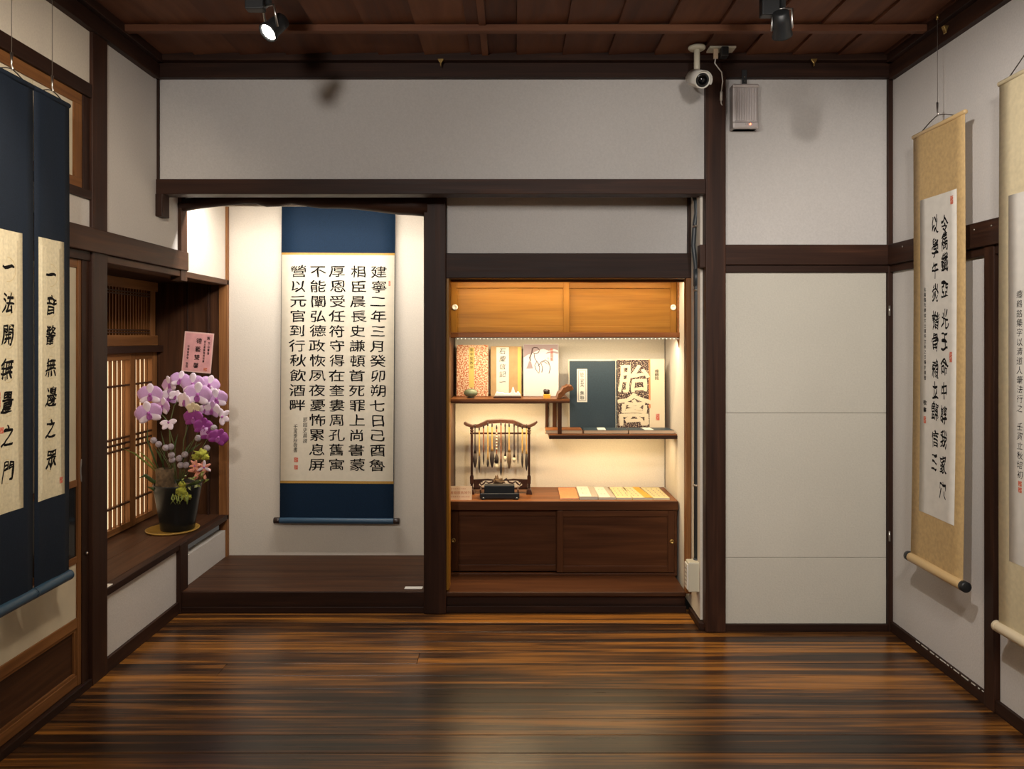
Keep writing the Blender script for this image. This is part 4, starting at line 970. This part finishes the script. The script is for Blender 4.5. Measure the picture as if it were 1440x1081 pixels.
cb_(890, 918, 898, 875, CB, .013, 'pale yellow booklet with an amber stripe along its right side in the counter fan', M['lemon'], M['label_white'], dots(2, 5, .02, .5)+[('amber_stripe', .60, 1.0, .0, 1.0, M['amber'])])
cb_(919, 942, 926, 901, CB, .011, 'pale yellow booklet at the right end of the counter fan', M['lemon'], M['label_white'], dots(3, 5, .05, .95))
# ---- small objects on the upper shelf
st_ = empty('stone', (X(662, 4.40), 4.40, SH1), label='smooth green oval stone in front of the red patterned book', cat='stone')
obj('stone_body', MB().blob((0,0,.030), .040, 14, .02, 1, (1,.7,.62)), M['jade'], st_)
obj('stone_foot', MB().lathe([(.022,0),(.024,.006)], (0,0,0), 20), M['horn'], st_)
fg = empty('mountain_carving', (X(713.5, 4.40), 4.40, SH1), label='white carved mountain range on a dark base before the tan book', cat='carving')
obj('carving_base', MB().box(-.080, .080, -.022, .022, 0, .010), M['rosewood'], fg, .002)
pk = [(-.075,.011), (.076,.011), (.074,.022), (.066,.036), (.060,.040), (.052,.028), (.044,.032), (.038,.055), (.033,.066), (.028,.058), (.022,.034), (.010,.026), (-.002,.030), (-.014,.026), (-.028,.034), (-.044,.032), (-.062,.038), (-.068,.028)]
mb = MB().prism(pk, -.013, .013); o = obj('mountain_ridge', mb, M['quartz'], fg, .004)
sl = empty('seal_stone', (X(769, 4.40), 4.40, SH1), label='yellow seal block with a small black beast knob before the white book', cat='seal')
obj('seal_block', MB().box(-.020, .020, -.018, .018, 0, .022), M['amber'], sl, .002)
obj('beast_knob', MB().blob((-.002,0,.036), .016, 10, .3, 5, (1,.8,.95)), M['horn'], sl)
# ---- peach sign card on the counter
pc_ = empty('sign_card', (X(647.5, 4.31), 4.312, CT), label='peach paper notice with orange print at the left end of the counter', cat='sign')
pc_.rotation_euler.x = -.12
wc = X(663.5, 4.31)-X(631.5, 4.31); hc = Z(684, 4.31)-Z(703.5, 4.31)
obj('card', MB().box(-wc/2, wc/2, 0, .002, 0, hc), M['peach_card'], pc_)
writing('notice_text', [(c_, -wc/2+wc*(.12+.152*i), hc*.52, .020, .018) for i, c_ in enumerate('書籍展售陳列')], M['card_text'], pc_, -.0008)
writing('notice_small_text', [(c_, -wc/2+wc*(.10+.085*i), hc*.80, .008, .008) for i, c_ in enumerate('歡迎翻閱各式書冊')]+[(c_, -wc/2+wc*(.10+.085*i), hc*.24, .008, .010) for i, c_ in enumerate('如需購買請洽櫃台謝謝')], M['card_text'], pc_, -.0008)
# ---- brush stand
YK = 4.50
bs = empty('brush_stand', (X(704, YK), YK, CT), label='carved dark wood brush rack with flared top bar on the niche counter', cat='stand')
def sx(px): return X(px, YK)-X(704, YK)
zt0 = Z(691.5, YK)
def sz(py): return (zt0-CT)*0+(691.5-py)*YK/F
topb = [(652,592.5), (654,590.5), (658,593), (664,595), (672,594.5), (679,591), (685,588.2), (704,587), (722,588.2), (729,591), (736,594.5), (744,595), (750,592.5), (755,589.5), (756,591.5), (754.5,593.5), (752,596), (744,599.5), (735,599.3), (726,596.5), (720,593.5), (704,592.5), (688,593.5), (682,596.5), (673,599.5), (664,599), (656,597), (652.5,594.5)]
obj('top_bar', MB().prism([(sx(a), sz(b)) for a, b in topb], -.014, .014), M['rosewood'], bs, .002)
for pxp in (663.5, 744):
    p = obj('post', MB().box(sx(pxp)-.007, sx(pxp)+.007, -.008, .008, sz(690), sz(597)), M['rosewood'], bs, .002)
    for zz in (600, 603.5, 607): obj('carved_ring', MB().lathe([(.009,-.005),(.011,0),(.009,.005)], (0,0,sz(zz)-p.location.z), 12), M['rosewood'], p)
    obj('foot', MB().prism([(sx(pxp)-.018, 0), (sx(pxp)+.018, 0), (sx(pxp)+.015, .016), (sx(pxp)+.009, .030), (sx(pxp)-.009, .030), (sx(pxp)-.015, .016)], -.045, .045), M['rosewood'], bs, .003)
    obj('bracket', MB().prism([(sx(pxp)-.010, sz(678)), (sx(pxp)+.010, sz(678)), (sx(pxp)+.011, sz(668)), (sx(pxp)+.006, sz(665)), (sx(pxp)-.006, sz(665)), (sx(pxp)-.011, sz(668))], -.012, .012), M['rosewood'], bs, .002)
obj('cross_rail', MB().box(sx(664), sx(744), -.004, .004, sz(608.5), sz(606)), M['rosewood'], bs, .001)
for c0_, s_ in ((666, 1), (742, -1)):
    pts = [(c0_, 672), (c0_+s_*20, 671), (c0_+s_*34, 672.5), (c0_+s_*36, 674), (c0_+s_*16, 673.5), (c0_+s_*9, 675), (c0_+s_*7.5, 680), (c0_+s_*12, 682.5), (c0_+s_*12, 684.5), (c0_, 685)]
    obj('fretted_apron', MB().prism([(sx(a), sz(b)) for a, b in (pts if s_ > 0 else pts[::-1])], -.005, .005), M['rosewood'], bs, .001)
obj('lower_rail', MB().box(sx(666), sx(742), -.005, .005, sz(686), sz(683.5)), M['rosewood'], bs, .001)
for s_ in (-1, 1):
    q = lambda a: sx(704+s_*a)
    obj('scroll_carving', MB().tube([(q(4),0,sz(674)), (q(8),0,sz(671)), (q(12),0,sz(676)), (q(17),0,sz(677)), (q(21),0,sz(675)), (q(24),0,sz(678)), (q(27),0,sz(680)), (q(29),0,sz(677)), (q(27.5),0,sz(674.5)), (q(25.5),0,sz(676))], .0055, 6), M['rosewood'], bs)
# brushes: px, top of loop, ferrule top, bristle start, tip, max half width, handle, bristle
BR = [(668, 596, 0, 637, 658, 2.9, 'horn', 'hair_dark', 'tassel-like black brush hanging first from the left post of the brush rack'),
      (674, 599, 0, 641, 665, 1.6, 'bamboo', 'hair_dark', 'bamboo brush with a long pointed dark tip, second on the rack'),
      (680, 596, 0, 636, 654, 1.2, 'cane', 'hair_dark', 'thin dark brush, third from the left post of the rack'),
      (686, 593, 0, 646, 657, 1.9, 'bamboo', 'hair_dark', 'bamboo brush with a small round dark tip, fourth on the rack'),
      (692, 594, 0, 634, 658, 3.1, 'bamboo', 'hair_dark', 'bamboo brush with a swollen grey-black head, fifth on the rack'),
      (698.3, 597, 0, 651, 660, 2.8, 'cane', 'hair_white', 'beaded red-brown brush with a white tuft at the middle of the rack'),
      (704.5, 592, 0, 650, 669, 1.7, 'cane', 'hair_dark', 'thick cane brush with the lowest hanging tip on the rack'),
      (710.4, 594, 0, 641, 649, 2.2, 'horn', 'hair_white', 'black brush with a short white tip right of the rack middle'),
      (716, 594, 0, 635, 660, 2.9, 'bamboo', 'hair_brown', 'bamboo brush with a fat brown head right of the rack middle'),
      (723, 594, 0, 643, 650, 2.4, 'horn', 'hair_white', 'dark brush with a short ivory tip, fourth from the right post of the rack'),
      (728.3, 595, 0, 637, 652, 1.0, 'horn', 'hair_dark', 'thin black brush with a fine point, third from the right post of the rack'),
      (734.5, 597, 0, 637, 658, 1.6, 'bamboo', 'hair_dark', 'golden bamboo brush with a dark point, second from the right post of the rack'),
      (740.3, 596, 0, 638, 662, 2.2, 'bamboo', 'hair_dark', 'bamboo brush hanging first beside the right post of the rack')]
for px_, t_, _, b0, b1_, hw_, hm, bm_, lab in BR:
    Yb = YK-.026; k = Yb/F
    t = empty('writing_brush', (X(px_, Yb), Yb, Z(b1_, Yb)), label=lab, cat='brush', group='brushes hanging on the rack')
    H = (b1_-t_)*k; hb = (b1_-b0)*k; rr = hw_*k; rh = .0040 if hm != 'horn' else .0032
    obj('handle', MB().lathe([(rh*.7, H-.022), (rh, H-.030), (rh, hb+.03), (rh*1.15, hb+.02), (max(rh*1.1, rr*.75), hb)], (0,0,0), 12), M[hm], t)
    obj('end_cap', MB().lathe([(.0012, H), (.0035, H-.006), (.0048, H-.014), (.0040, H-.026)], (0,0,0), 10), M['horn'], t)
    obj('bristles', MB().lathe([(max(rh, rr*.7), hb), (rr, hb*.62), (rr*.95, hb*.4), (rr*.5, hb*.12), (.0006, 0)], (0,0,0), 14), M[bm_], t)
    if px_ == 698.3:
        for q in range(6): obj('bead', MB().blob((0,-.003, H-.05-q*.018), .0050, 6, 0), M['bone'], t)
        obj('dark_collar', MB().lathe([(rh, hb+.055), (rr, hb+.030), (rr*1.05, hb+.002)], (0,0,0), 14), M['hair_dark'], t)
# dragon-shaped brush rest in the middle & the ink box in front
rs = empty('brush_rest', (X(700, 4.475), 4.475, CT+.0), label='dark carved stone brush rest standing behind the ink box', cat='ornament')
obj('rest_body', MB().blob((0,0,.075), .024, 10, .5, 3, (1.1,.6,.75)).blob((.018,0,.070), .018, 8, .6, 8, (1.2,.6,.6)).blob((-.006,0,.092), .014, 8, .5, 9, (.8,.7,1.1)), M['hair_brown'], rs)
obj('rest_base', MB().box(-.045, .045, -.016, .016, 0, .056), M['rosewood'], rs, .003)
YI = 4.37
ib = empty('ink_box', (X(702, YI), YI, CT), label='low black ink stone tray on dark wooden feet in front of the brush rack', cat='inkstone')
def iz(py): return (699.8-py)*YI/F
def ix(px): return X(px, YI)-X(702, YI)
obj('stone_block', MB().box(ix(681), ix(723.5), -.012, .050, .018, iz(682)), M['inkstone'], ib, .003)
obj('tray', MB().box(ix(676), ix(730), -.045, .060, .012, .020), M['rosewood'], ib, .002)
obj('tray_front', MB().box(ix(675.5), ix(730.5), -.052, -.045, .006, iz(691)), M['inkstone'], ib, .004)
for s_ in (676, 728.5): obj('tray_side', MB().box(ix(s_)-.004, ix(s_)+.004, -.045, .060, .012, iz(686.5)), M['rosewood'], ib, .002)
for s_ in (680, 726.5): obj('foot', MB().lathe([(.009,0),(.012,.006),(.008,.014)], (ix(s_), -.046, 0), 14), M['inkstone'], ib)
for s_ in (682, 724): obj('foot', MB().lathe([(.009,0),(.011,.006),(.008,.014)], (ix(s_), .045, 0), 14), M['inkstone'], ib)

# ================================================================ ORCHID POT
random.seed(11)
YO = 4.290; XO = X(250, YO); ZO = E(-1.077)
tr = obj('saucer', MB().lathe([(.100,0),(.138,.002),(.142,.010),(.136,.011),(.128,.006),(.0,.006)], (X(243, YO), YO, ZO+.0005), 40), M['tray'])
tag(tr, 'round gold-rimmed saucer under the black flower pot on the window sill', 'saucer')
ok = empty('potted_orchid', (XO, YO, ZO+.007), label='lilac and magenta orchid arrangement in a glossy black pot on the window sill', cat='plant')
def O(px, py, dy=0): # local point
    Y_ = YO+dy; return Vector((X(px, Y_)-XO, dy, Z(py, Y_)-ZO-.007))
obj('pot', MB().lathe([(.086,0),(.090,.004),(.098,.06),(.112,.15),(.124,.225),(.128,.250),(.126,.256),(.118,.254),(.115,.235),(.02,.225)], (O(250,740).x,0,0), 40), M['pot'], ok)
obj('soil', MB().lathe([(.117,.236),(.06,.244),(.0,.246)], (O(250,740).x,0,0), 24), M['bark'], ok)
bk = obj('bark_piece', MB().lathe([(.046,0),(.050,.05),(.047,.11),(.050,.150),(.044,.152),(.040,.13),(.01,.13)], (0,0,0), 18), M['bark'], ok, origin=(0,0,0)); bk.location = O(232, 697, -.035); bk.rotation_euler = (0, .0, 0)
def petal_mesh(L, Wd, cup=.25, tip=1.0):
    mb = MB(); mb.smooth = True; vs = []; n, m = 6, 4
    for i in range(n+1):
        v = i/n; hw_ = Wd/2*math.sin(math.pi*min(1, (v*.86+.10)))**.7*(1 if v < .9 else .8)
        for j in range(m+1):
            u_ = -1+2*j/m; vs.append((u_*hw_, -cup*L*(v*v*.5)+cup*.5*L*(u_*u_)*v, v*L*tip))
    for i in range(n):
        for j in range(m):
            a = i*(m+1)+j; mb.f.append([a, a+1, a+m+2, a+m+1]); mb.m.append(0); mb.sm.append(True)
    mb.v = vs; return mb
class PM:  # shared petal meshes per material
    c = {}
def petal(parent, kind, mat, rot, loc=(0,0,0), sc=1, name='petal'):
    key = (kind, mat.name)
    if key not in PM.c:
        L, Wd, cup = {'round': (1.05, 1.36, .16), 'slim': (1.02, .74, .15), 'lip': (.55, .42, -.5), 'star': (1, .42, .3)}[kind]
        o = obj(name, petal_mesh(L, Wd, cup), mat, parent, origin=(0,0,0))
        s_ = o.modifiers.new('solid', 'SOLIDIFY'); s_.thickness = .03; PM.c[key] = o
    else:
        o = PM.c[key].copy(); C.objects.link(o); o.parent = parent
    o.location = loc; o.rotation_euler = (0, rot, 0); o.scale = (sc, sc, sc); return o
def orchid(px, py, r, dy, face, roll, m1, m2, style='moth'):
    """r in photo pixels; face: yaw and pitch of the flower"""
    R = r*YO/F
    fl_ = obj('flower', MB().blob((0,-.05,0), .13, 6, .0, 1, (1,.8,1.2)), M['cream'] if m1 is M['cream'] else M['throat'], ok, origin=(0,0,0))
    fl_.location = O(px, py, dy); fl_.rotation_euler = (face[1], roll, face[0]); fl_.scale = (R, R, R)
    if style == 'moth':
        for a in (0, 2.25, -2.25): petal(fl_, 'slim', m2, a, (0, .03, 0), .98)
        for a in (1.36, -1.36): petal(fl_, 'round', m1, a, (0, 0, 0), 1.0)
        petal(fl_, 'lip', M['throat'] if m1 is not M['cream'] else m1, math.pi, (0, -.06, -.02), 1.0, 'lip')
    elif style == 'star':
        for k in range(6): petal(fl_, 'star', m1 if k % 2 else m2, k*math.pi/3+.3, (0, 0, 0), 1)
    else:                                              # seen from the side, half closed
        for a in (0, 1.5, -1.5, 2.6): petal(fl_, 'slim', m1, a*.8, (0, 0, 0), .95)
L_, Pa, Mg = M['lilac'], M['pale'], M['magenta']
FL = [(211,555,16,-.05,(.2,0),0,L_,Pa), (209,581,17,-.09,(.3,.1),-.2,L_,Pa), (228,571,13,-.04,(-.3,.1),.3,L_,Pa), (238,558,12,.0,(.1,0),.1,Pa,L_), (238,541,13,.02,(-.4,0),-.3,L_,Pa),
      (253,534,13,.0,(.1,-.2),.2,L_,Pa), (271,540,16,-.04,(.0,-.1),0,L_,Pa), (278,555,18,-.07,(.1,0),.1,L_,Pa), (294,541,14,-.02,(.4,-.1),.3,L_,Pa), (304,561,15,-.04,(.3,.1),-.1,L_,Pa),
      (298,576,13,-.06,(-.2,.1),.2,Pa,L_), (247,557,9,-.02,(.5,0),.4,Pa,Pa), (259,564,13,-.08,(-.5,.1),.2,Pa,Pa), (288,576,9,-.05,(.2,.2),0,Pa,L_), (272,574,9,-.10,(.1,.3),0,M['cream'],M['cream']),
      (272,588,14,-.09,(-.1,.1),.1,Mg,Mg), (286,600,13,-.09,(.2,.1),.2,Mg,Mg), (294,611,12,-.08,(.2,.2),.3,L_,Mg), (307,615,13,-.08,(.4,.1),.4,Mg,Mg)]
for px_, py_, r_, dy_, fc, rl, a, b in FL: orchid(px_, py_, r_, dy_, fc, rl, a, b)
orchid(312, 586, 13, -.03, (1.0, .2), .9, Pa, Pa, 'side'); orchid(237, 594, 12, -.07, (.2, .4), 2.6, Pa, Pa, 'side'); orchid(302, 549, 9, .0, (.9, 0), .5, Pa, Pa, 'side')
orchid(281, 661, 15, -.10, (.1, .1), .2, M['peach'], M['peach'], 'star'); orchid(287, 657, 10, -.12, (.3, .2), .8, Pa, M['peach'], 'star'); orchid(274, 655, 9, -.12, (-.3, .1), .1, M['peach'], M['peach'], 'star')
# stems
def stem(pts, r=.0028, m='stem', nm='stem'): obj(nm, MB().tube([O(*p) for p in pts], r, 6), M[m], ok)
stem([(243,680), (240,640,-.02), (238,600,-.03), (245,570,-.02), (262,548,.01)]); stem([(246,680), (246,630,-.0), (234,590,-.04), (215,568,-.03)])
stem([(256,680), (258,620,.0), (270,580,-.04), (296,560,-.0), (306,566,.0)]); stem([(258,680), (262,640,-.02), (280,604,-.07), (296,612,-.06), (312,626,-.06)], .0022)
stem([(250,680), (262,600,.03), (272,530,.04), (276,500,.04)], .0022, 'bark', 'card_stick')
# card on the stick
cdq = [(260.5,465.2), (301.5,469), (296.2,525.8), (254.2,521.3)]
pts = [O(a, b, .035) for a, b in cdq]; cc = sum(pts, Vector())/4
gc = empty('gift_card', (XO+cc.x, YO+cc.y, ZO+.007+cc.z), label='pink congratulation card with black brush writing above the orchids', cat='card')
gc.rotation_euler = (0, math.radians(5.0), 0)
gw, gh = (pts[1]-pts[0]).length, (pts[0]-pts[3]).length
obj('card_sheet', MB().box(-gw/2, gw/2, 0, .0018, -gh/2, gh/2), M['pink_edge'], gc)
obj('card_field', MB().box(-gw/2+.007, gw/2-.007, -.0006, .0002, -gh/2+.008, gh/2-.008), M['pink'], gc)
GOFF[0] = .014
writing('greeting', [(c_, .002-.002*i, gh*(.285-.205*i), .032, .032) for i, c_ in enumerate('德藝雙馨')], M['ink'], gc, -.0012, .06)
writing('small_text', [('賀', gw*.33, gh*.37, .019, .019)]+[(c_, gw*.36, gh*(.25-.085*i), .014, .016) for i, c_ in enumerate('文山書會')]+[(c_, gw*.22, gh*(.28-.070*i), .012, .014) for i, c_ in enumerate('師生書藝聯展誌慶')]
        +[(c_, -gw*.33, gh*(.13-.072*i), .013, .015) for i, c_ in enumerate('中華書學會')]+[(c_, -gw*.33, gh*(-.30-.07*i), .014, .016) for i, c_ in enumerate('敬賀')], M['ink'], gc, -.0012, .03)
obj('seal_stamp', MB().box(gw*.25, gw*.37, -.0012, -.0002, -gh*.45, -gh*.37), M['seal_mix'], gc)
# berries
for (a, b) in ((216,619), (223,624.5), (233,629.5), (240,628), (260,639), (242,646.5), (241,640), (252,644.5), (254,654), (261.5,654), (278.5,616), (300.5,601.5), (291,630)):
    o = obj('berry', MB().blob((0,0,0), .0180, 7, .03, a), M['berry'], ok, origin=(0,0,0)); o.location = O(a, b, -.07+random.uniform(-.02,.02))
    stem([(250,682,-.02), ((a+250)/2+2, (b+682)/2, -.05), (a, b, -.06)], .0015)
# moss
for a, b, r_ in ((283,638,.028), (276,642,.020), (288,643,.020), (254,690,.030), (246,696,.020), (262,698,.022), (256,681,.018)):
    o = obj('moss_tuft', MB().blob((0,0,0), r_, 9, .45, a, (1.1,.8,.85)), M['moss'], ok, origin=(0,0,0)); o.location = O(a, b, -.10)
# leaves
def blade(pts, wd, m, nm='leaf'):
    P_ = [O(*p) for p in pts]; n = len(P_); mb = MB(); mb.smooth = True; vs = []
    for i, p in enumerate(P_):
        t = (P_[min(i+1, n-1)]-P_[max(i-1, 0)]).normalized(); s_ = t.cross(Vector((0,1,0))).normalized()
        w_ = wd*math.sin(math.pi*(.12+.86*i/(n-1)))
        vs += [p-s_*w_, p+Vector((0,.002,0)), p+s_*w_]
    for i in range(n-1):
        for j in (0, 1): mb.f.append([i*3+j, i*3+j+1, i*3+j+4, i*3+j+3]); mb.m.append(0); mb.sm.append(True)
    mb.v = vs; o = obj(nm, mb, m, ok); s_ = o.modifiers.new('solid', 'SOLIDIFY'); s_.thickness = .0012
G, Gl, Gp = M['leaf'], M['leaf_yellow'], M['leaf_pale']  # green, yellow-green and variegated leaf colours
for p in ([(222,665,-.03), (205,650,-.06), (190,638,-.09), (172,630,-.11)], [(222,662,-.03), (208,645,-.06), (194,633,-.07)]): blade(p, .0060, Gl)
for p in ([(225,665,-.02), (215,640,-.03), (207,618,-.04), (208,602,-.04)], [(228,662,0), (232,630,.0), (226,606,0)], [(262,640,-.02), (272,630,-.03), (284,622,-.04)], [(240,650,0), (246,625,0), (250,610,-.01)],
          [(232,660,-.03), (224,638,-.04), (216,628,-.06)], [(256,650,-.03), (262,632,-.04), (270,620,-.05)]): blade(p, .0060, G)
for p in ([(228,682,-.04), (214,676,-.07), (204,668,-.08), (196,672,-.10)], [(232,690,-.06), (218,688,-.08), (206,684,-.1)], [(260,684,-.05), (276,678,-.08), (292,672,-.1)]): blade(p, .012, G)
random.seed(5)
for a in range(16):
    x_, y_ = random.uniform(258, 288), random.uniform(668, 686); dx_, dy2 = random.uniform(-8, 10), random.uniform(-7, 5)
    blade([(x_, y_, -.11), (x_+dx_*.5, y_+dy2*.6-1, -.13), (x_+dx_, y_+dy2, -.135)], .0055, Gp if a % 2 else Gl)
for a in range(8):
    x_ = random.uniform(242, 266); blade([(x_, 694, -.12), (x_+random.uniform(-3,3), 701, -.135), (x_+random.uniform(-4,4), 709, -.13)], .004, Gl)
